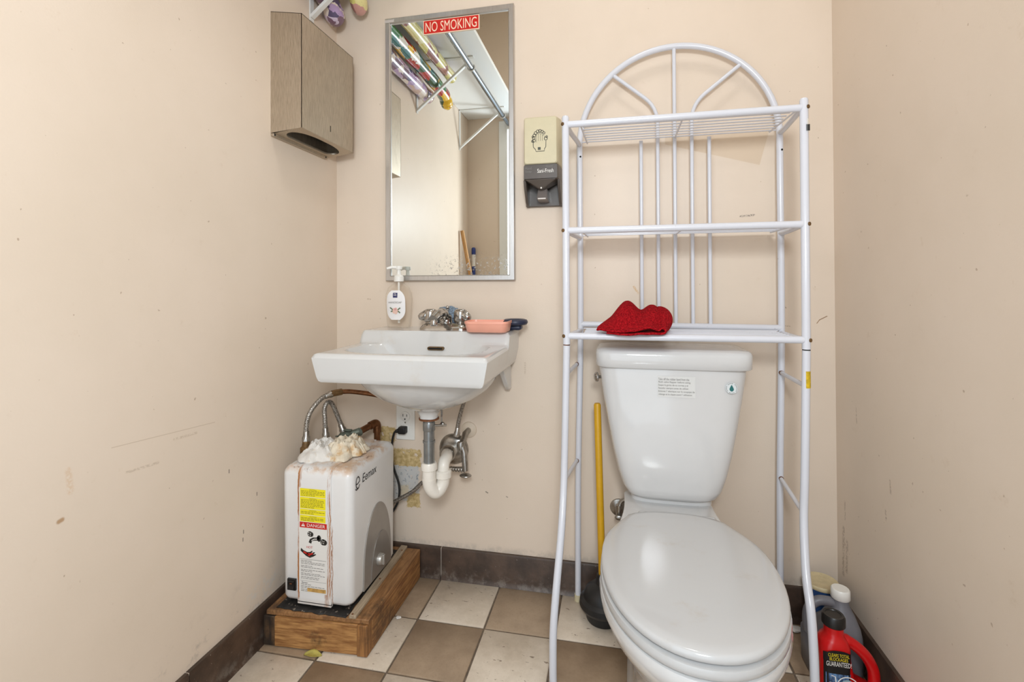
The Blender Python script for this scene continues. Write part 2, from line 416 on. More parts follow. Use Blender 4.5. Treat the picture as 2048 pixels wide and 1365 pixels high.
def strokes(g, fr, polys, wd, d=.0003):
    """flat ribbons along 2-D polylines"""
    for P in polys:
        closed = P[0] == P[-1] and len(P) > 2
        pts = [V((p[0], p[1])) for p in P]; k = len(pts)
        L, Rr = [], []
        for i in range(k):
            a = pts[i-1] if i > 0 else (pts[-2] if closed else pts[0]); b = pts[i+1] if i < k-1 else (pts[1] if closed else pts[-1])
            t = (b-a); t = t.normalized() if t.length else V((1, 0)); n = V((-t.y, t.x))*wd/2
            L.append(fr(*(pts[i]+n), d)); Rr.append(fr(*(pts[i]-n), d))
        g.add(L+Rr, [(i, i+1, k+i+1, k+i) for i in range(k-1)])
    return g
def disc2(fr, x, y, r, n=20, d=.0003, ry=None):
    return [fr(x+r*math.cos(2*math.pi*i/n), y+(ry or r)*math.sin(2*math.pi*i/n), d) for i in range(n)]
def flat(g, pts): return g.add(pts, [tuple(range(len(pts)))])
def fbm(p, s, o=3):
    return sum(noise.noise(V(p)*s*2**i)/2**i for i in range(o))

# ================================================================== SETTING
W, L, H = 1.604, 1.645, 2.90
TH = .1
def slab(name, g, m): return struct(obj(name, g, m, smooth=30))
slab('wall_back', G().box(-TH, W+TH, 0, TH, -.02, H), M_back)
slab('wall_left', G().box(-TH, 0, -L-TH, 0, -.02, H), M_left)
slab('wall_right', G().box(W, W+TH, -L-TH, 0, -.02, H), M_right)
DX0, DX1, DZ = .267, 1.30, 2.05
g = G(); g.box(0, DX0, -L-TH, -L, -.02, H); g.box(DX1, W, -L-TH, -L, -.02, H); g.box(DX0, DX1, -L-TH, -L, DZ, H)
slab('wall_front', g, M_plain)
slab('ceiling', G().box(-TH, W+TH, -L-TH, TH, H, H+.05), M_ceil)
floor = slab('floor', G().box(-TH, W+TH, -L-TH, TH, -.06, -.004), M_grout)
M_trim = mat('trim_white', S(230, 232, 230), .35)
g = G(); g.box(DX0-.045, DX0, -L, -L+.014, 0, DZ+.045); g.box(DX0, DX0+.012, -L-TH, -L+.014, 0, DZ)
struct(obj('trim_1', g, M_trim, bevel=.002))
g = G(); g.box(DX1, DX1+.045, -L, -L+.014, 0, DZ+.045); g.box(DX1-.012, DX1, -L-TH, -L+.014, 0, DZ)
struct(obj('trim_2', g, M_trim, bevel=.002))
g = G(); g.box(DX0, DX1, -L, -L+.014, DZ, DZ+.045); g.box(DX0+.012, DX1-.012, -L-TH, -L+.014, DZ-.012, DZ)
struct(obj('trim_3', g, M_trim, bevel=.002))

# floor tiles, each a piece of the floor
GX, GY, SZ, GR = .395, -.2129, .2043, .0055
cache = {}
for j in range(0, 8):
    for i in range(-2, 6):
        x0, x1 = max(GX+i*SZ+GR/2, .002), min(GX+(i+1)*SZ-GR/2, W-.002)
        y1, y0 = min(GY-(j-1)*SZ-GR/2, -.002), max(GY-j*SZ+GR/2, -L+.002)
        if x1-x0 < .02 or y1-y0 < .02: continue
        dark = (i+j) % 2
        key = (round(x1-x0, 4), round(y1-y0, 4), dark)
        hx, hy, b = (x1-x0)/2, (y1-y0)/2, .0025
        if key not in cache:
            q = lambda k, z: [(-hx+k, -hy+k, z), (hx-k, -hy+k, z), (hx-k, hy-k, z), (-hx+k, hy-k, z)]
            g = G().loft([q(0, -.008), q(0, -.002), q(b, 0)])
            t = obj('tile', g, M_td if dark else M_tl, floor); cache[key] = t.data
        else:
            t = bpy.data.objects.new('tile', cache[key]); col.objects.link(t); t.parent = floor
        t.location = ((x0+x1)/2, (y0+y1)/2, random.uniform(-.0008, .0006))

# base tiles
HB = .1024
def baseboard(name, ax, splits, wallpos, sgn):
    """a strip of filler along a wall with cove tiles in front of it"""
    prof = [(.0, 0), (.020, 0), (.0165, .006), (.0125, .016), (.0115, .097), (.009, HB), (0, HB)]
    g = G(); a, b = splits[0], splits[-1]
    if ax == 'x': g.box(a, b, -.009, 0, 0, HB-.001)
    else: g.box(min(wallpos, wallpos+sgn*.009), max(wallpos, wallpos+sgn*.009), a, b, 0, HB-.001)
    root = struct(obj(name, g, M_joint, smooth=30))
    for k in range(len(splits)-1):
        a, b = splits[k]+.0012, splits[k+1]-.0012
        if ax == 'x': g = G().prism([(-p, z) for p, z in prof], 'x', a, b)
        else: g = G().prism([(wallpos+sgn*p, z) for p, z in prof], 'y', a, b)
        obj('base_tile', g, M_base, root, smooth=50)
baseboard('baseboard_back', 'x', [.021, GX, 1.005, 1.583], 0, -1)
baseboard('baseboard_left', 'y', [-L+.014, -1.24, -.63, 0], 0, 1)
baseboard('baseboard_right', 'y', [-L+.014, -1.23, -.62, 0], W, -1)

# ceiling lamp (the room's own light)
t = thing('ceiling_light', 'round white flush ceiling light above the middle of the room', 'light', (.95, -.85, H))
obj('base_plate', G().lathe([(.15, 0), (.16, -.01), (.155, -.03), (.0, -.03)], (.95, -.85, H), n=32), M_white, t)
M_dome = NT('lamp_dome'); M_dome.color(S(240, 236, 226)); M_dome.set(Emission_Color=(1, .93, .84, 1), Emission_Strength=3.0); M_dome = M_dome.m
obj('dome', G().lathe([(.145, -.03), (.14, -.04), (.10, -.049), (.0, -.052)], (.95, -.85, H), n=32), M_dome, t)

# ================================================================== TOILET
TX = 1.124
toilet = thing('toilet', 'white two-piece toilet with lid closed under the wire rack', 'toilet', (TX, -.42, 0))
def sup(hx, y0, y1, e, n=40, cx=TX):
    cy, hy = (y0+y1)/2, (y1-y0)/2; out = []
    for k in range(n):
        a = 2*math.pi*k/n; c, s = math.cos(a), math.sin(a)
        out.append((cx+hx*math.copysign(abs(c)**(2/e), c), cy+hy*math.copysign(abs(s)**(2/e), s)))
    return out
TK = [(.398, .085, -.165, -.055, 4), (.401, .104, -.185, -.045, 4.5), (.410, .120, -.194, -.035, 5), (.43, .133, -.198, -.03, 5), (.47, .146, -.201, -.026, 5), (.53, .160, -.204, -.023, 5), (.60, .173, -.206, -.02, 5), (.68, .186, -.208, -.018, 5), (.764, .198, -.21, -.016, 5)]
obj('tank', G().loft([[(x, y, z) for x, y in sup(h, a, b, e, 56, 1.127)] for z, h, a, b, e in TK]), M_porc, toilet, smooth=60)
LD = [(.763, .203, -.216, -.012, 6), (.766, .2065, -.221, -.010, 6), (.80, .2075, -.222, -.010, 6), (.808, .205, -.219, -.012, 6), (.8125, .198, -.212, -.018, 6), (.8145, .17, -.19, -.04, 5)]
obj('tank_lid', G().loft([[(x, y, z) for x, y in sup(h, a, b, e, 56, 1.1285)] for z, h, a, b, e in LD]), M_porc, toilet, smooth=60)
def egg(k=1.0, back=-.305, front=-.790, hw=.174, bw=.112, n=64, grow=0.0, cx=TX-.008):
    """outline of seat / lid: squared back, long round front"""
    ym = -.535; out = []
    for i in range(n):
        a = 2*math.pi*i/n; c, s = math.cos(a), math.sin(a)
        if s <= 0:
            x = (hw+grow)*math.copysign(abs(c)**.94, c); y = ym+(ym-front+grow)*s*(1 if s else 0)
        else:
            e = 2/2.7; x = (hw+grow)*math.copysign(abs(c)**e, c); y = ym+(back+grow-ym)*abs(s)**e
            t = abs(s)**2.2; x = x*(1-t)+t*math.copysign(min(abs(x), bw), c)
        out.append((cx+(x)*k, ym+(y-ym)*k))
    return out
def ringz(o, z): return [(x, y, z) for x, y in o]
SZ0 = .386
obj('seat', G().loft([ringz(egg(.985), SZ0), ringz(egg(1.0), SZ0+.004), ringz(egg(1.004), SZ0+.012), ringz(egg(.998), SZ0+.018), ringz(egg(.96), SZ0+.020)]), M_seat, toilet, smooth=60)
z0 = SZ0+.0225
lid = G().loft([ringz(egg(.965), z0), ringz(egg(.984), z0+.003), ringz(egg(.990), z0+.009), ringz(egg(.984), z0+.014), ringz(egg(.965), z0+.0168), ringz(egg(.90), z0+.0190), ringz(egg(.75), z0+.0205), ringz(egg(.5), z0+.0215), ringz(egg(.2), z0+.022)])
obj('lid', lid, M_seat, toilet, smooth=60)
for sx in (-1, 1):
    obj('hinge', G().box(TX+sx*.075-.02, TX+sx*.075+.02, -.315, -.285, .386, .412), M_seat, toilet, bevel=.006, bseg=3)
def bowl_ring(z, hw, bw, back, front, mid):
    n = 64; out = []
    for i in range(n):
        a = 2*math.pi*i/n; c, s = math.cos(a), math.sin(a)
        if s <= 0: x, y = hw*c, mid+(mid-front)*s
        else:
            e = 2/3.2; y = mid+(back-mid)*abs(s)**e; x = math.copysign(abs(c)**e, c)*hw
            t = min(1, max(0, (y-mid)/(back-.10-mid))); t = t*t*(3-2*t); x = x*(1-t)+math.copysign(min(abs(x), bw), c)*t
        out.append((TX-.008+x, y, z))
    return out
BW = [(0.0, .120, .115, -.12, -.66, -.44), (.015, .120, .115, -.12, -.66, -.44), (.03, .112, .105, -.13, -.645, -.44), (.12, .100, .088, -.13, -.62, -.44), (.20, .112, .085, -.11, -.645, -.46), (.27, .142, .09, -.09, -.70, -.50), (.32, .164, .10, -.075, -.755, -.52), (.355, .175, .11, -.065, -.785, -.53), (.372, .177, .116, -.06, -.789, -.535), (.381, .175, .117, -.058, -.787, -.535), (.384, .165, .112, -.062, -.775, -.535)]
obj('bowl', G().loft([bowl_ring(*b) for b in BW]), M_porc, toilet, smooth=60)
obj('tank_gasket', G().loft([[(x, y, z) for x, y in sup(.11, -.17, -.06, 4, 40, 1.127)] for z in (.383, .400)]), M_porc, toilet)
p = U(1189, 754, 'y', -.13)
obj('flush_lever', G().lathe([(.004, -.02), (.005, 0), (.013, .001), (.0145, .004), (.013, .008), (.008, .011), (0, .012)], (.926, -.13, p.z), (-1, -.3, 0)), M_chrome, toilet)
# stickers on the tank
TF = -.2085
stk = G(); a = U(1315, 752, 'y', TF); b = U(1391, 797, 'y', TF)
yy = lambda z: -.206-.004*(z-.60)/.164-.0008
stk.quad((a.x, yy(b.z), b.z), (b.x, yy(b.z), b.z), (b.x, yy(a.z), a.z), (a.x, yy(a.z), a.z))
M_stk = mat('sticker_white', S(215, 215, 213), .35)
s1 = obj('instruction_sticker', stk, M_stk, toilet); s1['label'] = 'small printed instruction sticker in three languages on tank front'
lines = ['Take off the rubber band from the', 'flush valve flapper before using.', 'Saque la goma de su correa y el', 'flotador siempre antes de utilizar.', "Enlevez l' elastique sur le soupape de", "vidange et le clapet avant l' utilisation"]
for k, ln in enumerate(lines):
    z = a.z-.008-k*(a.z-b.z-.010)/5.6; wd = (b.x-a.x)*(.86 if k < 4 else .96)*(.95+.05*math.sin(k*2))
    text('lettering', ln, M_inkg, s1, (a.x+.002+wd/2, yy(z)-.0004, z), (1, 0, 0), (0, 0, 1), wd, .0062)
c = U(1463, 777, 'y', TF); fr = frame((c.x, yy(c.z)-.0004, c.z), (1, 0, 0), (0, 0, 1))
g = flat(G(), disc2(fr, 0, 0, .015, 28)); em = obj('emblem_sticker', g, mat('sticker_pale', S(214, 220, 222), .35), toilet); em['label'] = 'round sticker with a green water drop'
drop = [(0, .0095), (.0035, .003), (.0055, -.002), (.0045, -.006), (.002, -.008), (0, -.0085), (-.002, -.008), (-.0045, -.006), (-.0055, -.002), (-.0035, .003)]
obj('water_drop', flat(G(), [fr(x, y, .0006) for x, y in drop]), mat('drop_green', S(30, 104, 104), .4), em)
g = G()
for k in range(22):
    a_ = 2*math.pi*k/22
    if k % 5 == 4: continue
    strokes(g, fr, [[(.0118*math.cos(a_), .0118*math.sin(a_)), (.0136*math.cos(a_), .0136*math.sin(a_))]], .0022, .0006)
obj('ring_print', g, M_inkg, em)
# water stop behind the toilet
c = U(1238, 1030, 'y', -.05)
t = thing('water_stop_valve', 'chrome water stop valve on wall behind the toilet', 'valve', (c.x, 0, c.z))
obj('escutcheon', G().lathe([(.028, 0), (.026, .004), (.012, .009), (.0, .010)], (c.x, 0, c.z), (0, -1, 0)), M_dull, t)
obj('valve_body', G().tube([(c.x, -.008, c.z), (c.x, -.06, c.z)], .008).tube([(c.x, -.05, c.z-.012), (c.x, -.05, c.z+.03)], .010), M_dull, t)
obj('handle', G().blob((c.x, -.070, c.z), (.013, .005, .008)), M_dull, t)
obj('hose', G().tube(spline([(c.x, -.05, c.z+.025), (c.x+.012, -.05, c.z+.045), (c.x+.05, -.06, c.z+.06), (c.x+.06, -.08, c.z+.075), (1.04, -.08, .415)]), .0065), M_dull, t)

# ================================================================== WHITE RACK OVER THE TOILET
rack = thing('over_toilet_rack', 'white tubular metal rack with arched top standing over the toilet', 'rack', (1.15, -.14, 0))
PR = .0100
FXL, FXR, FY, BXL, BXR, BY = .845, 1.443, -.24, .870, 1.450, -.035
def cap_tube(p, q, r, n=16): return G().tube([p, q], r, n)
for fx, zt in ((FXL, 1.458), (FXR, 1.458)):
    obj('post', G().tube([(fx, FY, .829), (fx, FY, zt-.004), (fx, FY, zt)], [PR, PR, PR*.8], 16), M_enam, rack)
    obj('joint_ring', G().tube([(fx, FY, .8262), (fx, FY, .8292)], PR*.93, 16), M_rust if fx < 1 else M_dark, rack)
legL = [(FXL, FY, .826), (.840, FY, .62), (.837, -.242, .50), (.836, -.26, .43), (.834, -.30, .345), (.825, -.342, .22), (.819, -.358, .13), (.818, -.362, .06), (.818, -.362, 0)]
legR = [(FXR, FY, .826), (1.439, FY, .62), (1.436, -.241, .50), (1.430, -.25, .405), (1.418, -.295, .30), (1.413, -.338, .232), (1.411, -.358, .14), (1.411, -.362, .06), (1.411, -.362, 0)]
for P in (legL, legR): obj('leg', G().tube(spline(P, 5), PR*.97, 16), M_enam, rack)
for bx, fz in ((BXL, .857), (BXR, 1.440)):
    obj('post', G().tube(spline([(fz, BY, .012), (fz+.003 if bx < 1 else fz+.002, BY, .4), (bx, BY, .86), (bx, BY, 1.43)], 4), PR*.93, 16), M_enam, rack)
    obj('foot', G().tube([(fz, BY, 0), (fz, BY, .02)], PR*1.15, 14), M_cream, rack)
acx = (BXL+BXR)/2; ar = (BXR-BXL)/2
obj('arch', G().tube([(acx-ar*math.cos(math.pi*k/40), BY, 1.428+ar*math.sin(math.pi*k/40)) for k in range(41)], PR*.93, 16), M_enam, rack)
ZT, ZM, ZL = 1.435, 1.142, .852
sx = [1.058+.0495*k for k in range(5)]
zb = .872
for k, x in enumerate(sx):
    if k in (0, 4): P = [(x, BY, zb), (x, BY, ZT)]
    elif k == 2: P = [(x, BY, zb), (x, BY, 1.428+math.sqrt(ar*ar-(x-acx)**2))]
    else:
        xo = .972 if k == 1 else 1.349; zo = 1.428+math.sqrt(ar*ar-(xo-acx)**2)
        P = fillet([(x, BY, zb), (x, BY, 1.536), (xo, BY, zo)], .05)
    obj('spindle', G().tube(P, .0057, 12), M_enam, rack)
obj('back_rail', G().tube([(BXL, BY, .868), (BXR, BY, .864)], PR*.93, 14), M_enam, rack)
for z in (ZT, ZM, ZL):
    s = obj('shelf', G().tube([(FXL+.006, FY, z), (FXR-.006, FY, z)], .0092, 14), M_enam, rack)
    for a, b, sg in ((FXL+.002, BXL, 1), (FXR-.002, BXR, -1)):
        obj('side_rail', G().tube(spline([(a, FY, z), (a+(b-a)*.3, -.17, z-.002), (a+(b-a)*.8, -.09, z-.003), (b, BY, z-.002)], 4), .0075, 10), M_enam, s)
    for k in range(8):
        y = -.222+k*(.175/7)
        obj('wire', G().tube([(.868+.012*k/7, y, z+.004), (1.436, y, z+.004)] if k in (0, 7) else [(.890, y, z+.004), (1.425, y, z+.004)], .0021, 6), M_enam, s)
    for x0, x1 in ((.885, .895), (1.156, 1.156), (1.432, 1.420)):
        obj('cross_wire', G().tube([(x0, -.232, z), (x1, -.045, z)], .0024, 6), M_enam, s)
for (xb, zb_, xf, zf) in ((BXL-.012, .743, FXL, .748), (BXL-.013, .441, .838, .458), (BXR-.004, .735, FXR-.003, .737), (1.443, .43, 1.430, .425)):
    obj('brace', G().tube([(xb, BY, zb_), (xf, FY, zf)], .0058, 10), M_enam, rack)
    obj('rust_ring', G().tube([(xb, BY-.006, zb_), (xb+(xf-xb)*.06, BY-.014, zb_)], .0066, 10), M_rust, rack)
for z in (ZT, ZM, ZL):
    for fx, sg in ((FXL, -1), (FXR, 1)):
        obj('bolt', G().lathe([(.0052, 0), (.0048, .003), (.002, .0045), (0, .0046)], (fx+sg*.0065, FY-.0065, z), (sg*.7, -.7, 0), 12), M_brass, rack)
for bx in (BXL, BXR): obj('hole', G().lathe([(.003, 0), (.003, .0006), (0, .0006)], (bx+.003, BY-.0092, 1.395 if bx < 1 else 1.382), (0, -1, 0), 10), M_dark, rack)
def band(x, y, r, z0, z1, a0, a1, n=8): return G().grid(lambda u, v: (x+r*math.cos(a0+(a1-a0)*u), y+r*math.sin(a0+(a1-a0)*u), z0+(z1-z0)*v), n, 1)
o = obj('yellow_sticker', band(FXR-.0015, FY, PR*1.03, .733, .775, -1.9, -.1), mat('sticker_yellow', S(200, 168, 30), .4, var=.25, vs=160), rack); o['label'] = 'small yellow warning sticker'
o = obj('barcode_sticker', band(FXR, FY, PR*1.03, 1.372, 1.405, -1.2, .2), M_white, rack)
g = G()
for k in range(6): g.box(FXR+.0012+.0015*k, FXR+.0019+.0015*k, FY-.0108, FY-.0104+.0004*k, 1.374, 1.39)
obj('bars', g, M_ink, o)

# ================================================================== SINK
SXC, SHW, SYF = .4235, .2425, -.418
sink = thing('wall_sink', 'white wall-hung porcelain sink left of the toilet', 'sink', (SXC, -.0, .735))
DECK, RIM = .850, .812
def sstep(a, b, t): t = min(1, max(0, (t-a)/(b-a))); return t*t*(3-2*t)
def sink_z(x, y):
    """top surface of the sink, local x from centre"""
    d = sstep(-.172, -.148, y)
    z = RIM+(DECK-RIM)*d
    # bowl
    bx, by = x/.200, (y+.268)/.120
    e = (abs(bx)**3.2+abs(by)**3.0)**(1/3.1)
    if e < 1: z -= .125*(1-e**3.2)*(1 if y < -.15 else 0)
    else: pass
    # rounded outer edge
    dist = min(SHW-abs(x), y-SYF); r = .012
    if dist < r: z -= r-math.sqrt(max(0, r*r-(r-dist)**2))
    return z
NX, NY = 90, 84
g = G()
g.grid(lambda u, v: (SXC+(2*u-1)*SHW, SYF*(1-v), sink_z((2*u-1)*SHW, SYF*(1-v))), NX, NY)
# skirt
def border(n=40):
    pts = []
    for i in range(n+1): pts.append((-SHW, SYF*i/n))
    for i in range(1, n+1): pts.append((-SHW+2*SHW*i/n, SYF))
    for i in range(1, n+1): pts.append((SHW, SYF*(1-i/n)))
    return pts
bd = border()
def sk(p, z, ins):
    k = (SHW-ins)/SHW; return (SXC+p[0]*k, p[1]+(ins*.55 if p[1] < -.2 else 0)*min(1, abs(p[1]/SYF)), z)
rows = [[(SXC+p[0], p[1], sink_z(*p)) for p in bd]]
for z, ins in ((.785, .003), (.748, .011), (.738, .015), (.734, .021)): rows.append([sk(p, min(z, 9), ins) for p in bd])
vs = [p for r in rows for p in r]; n = len(bd)
g.add(vs, [(a*n+i, a*n+i+1, (a+1)*n+i+1, (a+1)*n+i) for a in range(len(rows)-1) for i in range(n-1)])
g.add(rows[-1], [tuple(range(n))])
obj('basin', g, M_sink, sink, smooth=50)
# bowl underside, drain boss and ribs
def under(d): return 1
g = G()
rings = []
for z, hx, y0, y1 in ((.736, .205, -.375, -.06), (.715, .200, -.365, -.065), (.690, .180, -.345, -.08), (.665, .145, -.32, -.105), (.645, .10, -.29, -.13), (.632, .06, -.265, -.155), (.624, .036, -.246, -.174), (.606, .026, -.236, -.184), (.598, .026, -.236, -.184)):
    rings.append([(x+.008, y, z) for x, y in sup(hx, y0, y1, 2.4, 40, SXC)])
g.loft(rings); obj('bowl_underside', g, M_sink, sink, smooth=60)
for x in (SXC-SHW+.03, SXC+SHW-.035):
    obj('wall_rib', G().prism([(0, .735), (-.13, .735), (-.06, .675), (-.028, .650), (0, .650)], 'x', x-.008, x+.008), M_sink, sink, bevel=.003)
# overflow slot on the back wall of the bowl
oy = -.15
for k in range(200):
    oy = -.15-.0003*k
    if sink_z(.012, oy) < .800: break
xl, xr = .410, .463
g = G().prism(rrect((xr-xl)/2, .0052, .005, 4, (xl+xr)/2, .7985), 'y', oy-.010, oy+.006)
o = obj('overflow_slot', g, M_brass, sink, bevel=.0008); o['label'] = 'tarnished overflow slot'
obj('slot_opening', G().prism(rrect((xr-xl)/2-.004, .0026, .0025, 4, (xl+xr)/2, .7985), 'y', oy-.0106, oy-.004), M_dark, o)

# faucet
FX, FYC, FZ = .440, -.085, .850
fa = thing('faucet', 'chrome two-handle faucet on back ledge of the sink', 'faucet', (FX, FYC, FZ))
def stad(hx, hy, z, cx=FX, cy=FYC): return [(x, y, z) for x, y in rrect(hx, hy, hy*.98, 8, cx, cy)]
obj('base', G().loft([stad(.086, .033, FZ), stad(.085, .032, FZ+.006), stad(.076, .026, FZ+.016), stad(.068, .020, FZ+.021)]), M_chrome, fa, smooth=50)
for sg in (-1, 1):
    cx = FX+sg*.051
    h = obj('handle', G().lathe([(.018, .018), (.0165, .023), (.0205, .026), (.0225, .031), (.0215, .056), (.0195, .062), (.013, .0655), (0, .066)], (cx, FYC, FZ), n=28), M_chrome, fa, smooth=50)
    g = G().tube([(cx, FYC, FZ+.046), (cx+sg*.016, FYC-.006, FZ+.045), (cx+sg*.030, FYC-.012, FZ+.040), (cx+sg*.036, FYC-.014, FZ+.038)], [.016, .0155, .011, .006], 14, flat=1.1)
    obj('lever', g, M_chrome, h, smooth=60)
obj('spout', G().tube(spline([(FX, FYC+.004, FZ+.012), (FX, FYC-.004, FZ+.040), (FX, FYC-.035, FZ+.053), (FX, FYC-.075, FZ+.050), (FX, FYC-.112, FZ+.040)], 6), [.022]*3+[.021]*4+[.018]*6+[.0145]*6+[.0128]*6, 18), M_chrome, fa, smooth=50)
obj('aerator', G().lathe([(.0105, 0), (.0115, .004), (.0115, .016), (.010, .018), (0, .018)], (FX, FYC-.104, FZ+.020), n=20), M_chrome, fa)
obj('lift_rod', G().tube([(FX, FYC+.021, FZ+.01), (FX, FYC+.021, FZ+.065)], .003).blob((FX, FYC+.021, FZ+.07), (.006, .006, .006)), M_chrome, fa)

# scouring pad behind the faucet
M_scr = mat('grey_blue_mesh', S(118, 134, 150), .7, var=.5, vs=220, bump=1, bs=260)
o = obj('scouring_pad', G().blob((.432, -.030, .885), (.052, .026, .037), 44, 26, lambda d: 1+.10*fbm(d, 5)+.06*fbm(d, 14)), M_scr, org=(.432, -.03, .85)); tag(o, 'grey-blue nylon scouring pad tucked behind the faucet', 'scouring pad')
# pink soap dish
M_pink = mat('pink_plastic', S(236, 168, 146), .35, var=.03)
dc = (.598, -.142)
sd = thing('soap_dish', 'pink plastic soap dish on right end of sink ledge', 'soap dish', (dc[0], dc[1], .85))
def rr(hx, hy, r, z): return [(x, y, z) for x, y in rrect(hx, hy, r, 5, *dc)]
g = G().loft([rr(.058, .034, .016, .8505), rr(.062, .038, .018, .853), rr(.066, .042, .019, .876), rr(.068, .044, .020, .8765), rr(.068, .044, .020, .884), rr(.065, .041, .018, .884), rr(.060, .036, .016, .858), rr(.03, .02, .01, .857)])
obj('tray', g, M_pink, sd, smooth=50)
# dark blue brush behind the dish
M_navy = mat('navy_plastic', S(38, 44, 66), .4)
bh = thing('nail_brush', 'dark blue oval brush handle behind the pink soap dish', 'brush', (.672, -.075, .85))
g = G(); loop = [(.668+.032*math.cos(a), -.080+.030*math.sin(a), .876) for a in [2*math.pi*k/28 for k in range(28)]]
g.tube(loop, .009, 10, closed=True); obj('handle', g, M_navy, bh)
obj('bristle_block', G().box(.640, .69, -.095, -.055, .8505, .868), M_navy, bh, bevel=.008, bseg=3)
obj('grip_pad', G().blob((.672, -.085, .874), (.022, .02, .009)), mat('pale_grip', S(170, 176, 200), .4), bh)

# hand soap bottle
bx, by = .262, -.050
sb = thing('soap_bottle', 'clear pump bottle of hand soap on left end of sink ledge', 'soap bottle', (bx, by, .85))
def el(hx, hy, z, e=2.5): return [(x, y, z) for x, y in sup(hx, by-hy, by+hy, e, 36, bx)]
M_clear = NT('clear_bottle'); M_clear.color(S(244, 236, 224)); M_clear.set(Roughness=.05, Specular_IOR_Level=.6)
_tr = M_clear.t.nodes.new('ShaderNodeBsdfTransparent'); _tr.inputs[0].default_value = (.965, .95, .93, 1)
_lw = M_clear.t.nodes.new('ShaderNodeLayerWeight'); _lw.inputs[0].default_value = .25
_mx = M_clear.t.nodes.new('ShaderNodeMixShader'); _f2 = M_clear.math('ADD', M_clear.math('MULTIPLY', _lw.outputs['Facing'], .45), .05)
M_clear.link(_f2, _mx.inputs[0]); M_clear.link(_tr.outputs[0], _mx.inputs[1]); M_clear.link(M_clear.b.outputs[0], _mx.inputs[2])
M_clear.link(_mx.outputs[0], M_clear.t.nodes['Material Output'].inputs[0]); M_clear = M_clear.m
obj('bottle', G().loft([el(.034, .019, .8505), el(.039, .023, .853), el(.041, .025, .87), el(.044, .027, .91), el(.046, .028, .945), el(.044, .027, .965), el(.036, .023, .985), el(.022, .017, .997), el(.0145, .0145, 1.003, 2), el(.0145, .0145, 1.010, 2)]), M_clear, sb, smooth=60)
pm = obj('pump_collar', G().lathe([(.0165, 1.006), (.0165, 1.022), (.013, 1.026), (.007, 1.03), (.006, 1.048), (0, 1.048)], (bx, by, 0)), M_white, sb)
obj('pump_head', G().lathe([(.010, 1.046), (.011, 1.05), (.010, 1.058), (0, 1.059)], (bx, by, 0)).tube([(bx, by, 1.053), (bx-.02, by-.012, 1.054), (bx-.034, by-.02, 1.049)], [.0065, .0055, .004], 10), M_white, sb)
obj('dip_tube', G().tube([(bx, by, 1.005), (bx, by, .866)], .004, 8), M_white, sb)
def bfront(u, z): # point on the front of the bottle
    hw = .041+.005*sstep(.87, .945, z)-.010*sstep(.96, .985, z); hy = .025+.003*sstep(.87, .945, z)-.005*sstep(.96, .985, z)
    return V((bx+u, by-hy*(max(0, 1-abs(u/hw)**2.5))**(1/2.5)-.0007, z))
lb = G(); lb.grid(lambda u, v: bfront((2*u-1)*.033*(1-max(0, abs(2*v-1)**4)*.55), .878+.098*v), 12, 14)
M_lab = mat('label_white', S(232, 230, 230), .5)
lab = obj('label', lb, M_lab, sb, smooth=60); lab['label'] = 'white label with flower print'
def bquad(x0, x1, z0, z1, off=.0006):
    q = G().grid(lambda u, v: bfront(x0+(x1-x0)*u, z0+(z1-z0)*v)+V((0, -off, 0)), 4, 3); return q
obj('label_square', bquad(-.008, .008, .952, .968), mat('navy_print', S(30, 36, 92), .5), lab)
c = bfront(0, .9605); fr = frame((c.x, c.y-.001, c.z), (1, 0, 0), (0, 0, 1))
obj('label_mark', strokes(G(), fr, [[(-.005, .003), (0, .0045), (.005, .0015)], [(-.005, -.002), (0, -.0002), (.005, -.003)]], .0014, .0003), M_wink, lab)
c = bfront(0, .936); text('lettering', 'HANDSOAP', M_inkg, lab, (c.x, c.y-.0012, c.z), (1, 0, 0), (0, 0, 1), .046, .0062)
g = G(); fr = frame((bfront(0, .905).x, bfront(0, .905).y-.001, .905), (1, 0, 0), (0, 0, 1))
for a in range(5): flat(g, disc2(fr, .006*math.cos(a*1.257), .003+.006*math.sin(a*1.257), .0055, 12, .0003+.00002*a))
obj('flower_print', g, mat('petal', S(222, 186, 172), .6), lab)
g = G(); flat(g, disc2(fr, 0, .008, .004, 12, .0006)); obj('flower_print', g, mat('petal_pink', S(206, 150, 150), .6), lab)
g = G()
for x0, x1, z0, z1 in ((-.009, -.019, .006, .014), (-.009, -.016, .002, .0), (.009, .018, .006, .013), (.009, .017, .002, -.004)): strokes(g, fr, [[(x0, z0), ((x0+x1)/2, (z0+z1)/2+.001), (x1, z1)]], .004, .0004)
obj('leaf_print', g, mat('leaf_print', S(98, 112, 84), .6), lab)

# ================================================================== DRAIN AND PIPES UNDER THE SINK
dx, dy = .4315, -.210
tr = thing('drain_trap', 'white plastic drain trap with grey tailpiece under the sink', 'drain trap', (dx, dy, .35))
obj('drain_flange', G().lathe([(.030, 0), (.030, .004), (.024, .006), (0, .006)], (dx, dy, .594)), M_rust, tr)
obj('tailpiece', G().tube([(dx, dy, .60), (dx, dy, .455)], .0160, 20), M_gpipe, tr)
obj('tail_nut', G().lathe([(.0175, 0), (.0185, .002), (.0185, .024), (.0175, .026)], (dx, dy, .560), n=10), M_gpipe, tr)
obj('tail_collar', G().lathe([(.0185, 0), (.0185, .006), (0, .006)], (dx, dy, .525)), M_gpipe, tr)
obj('slip_nut', G().lathe([(.019, 0), (.024, .003), (.024, .018), (.021, .024), (0, .024)], (dx, dy, .442), n=12), M_pvc, tr)
ex, ey = .4640, -.178
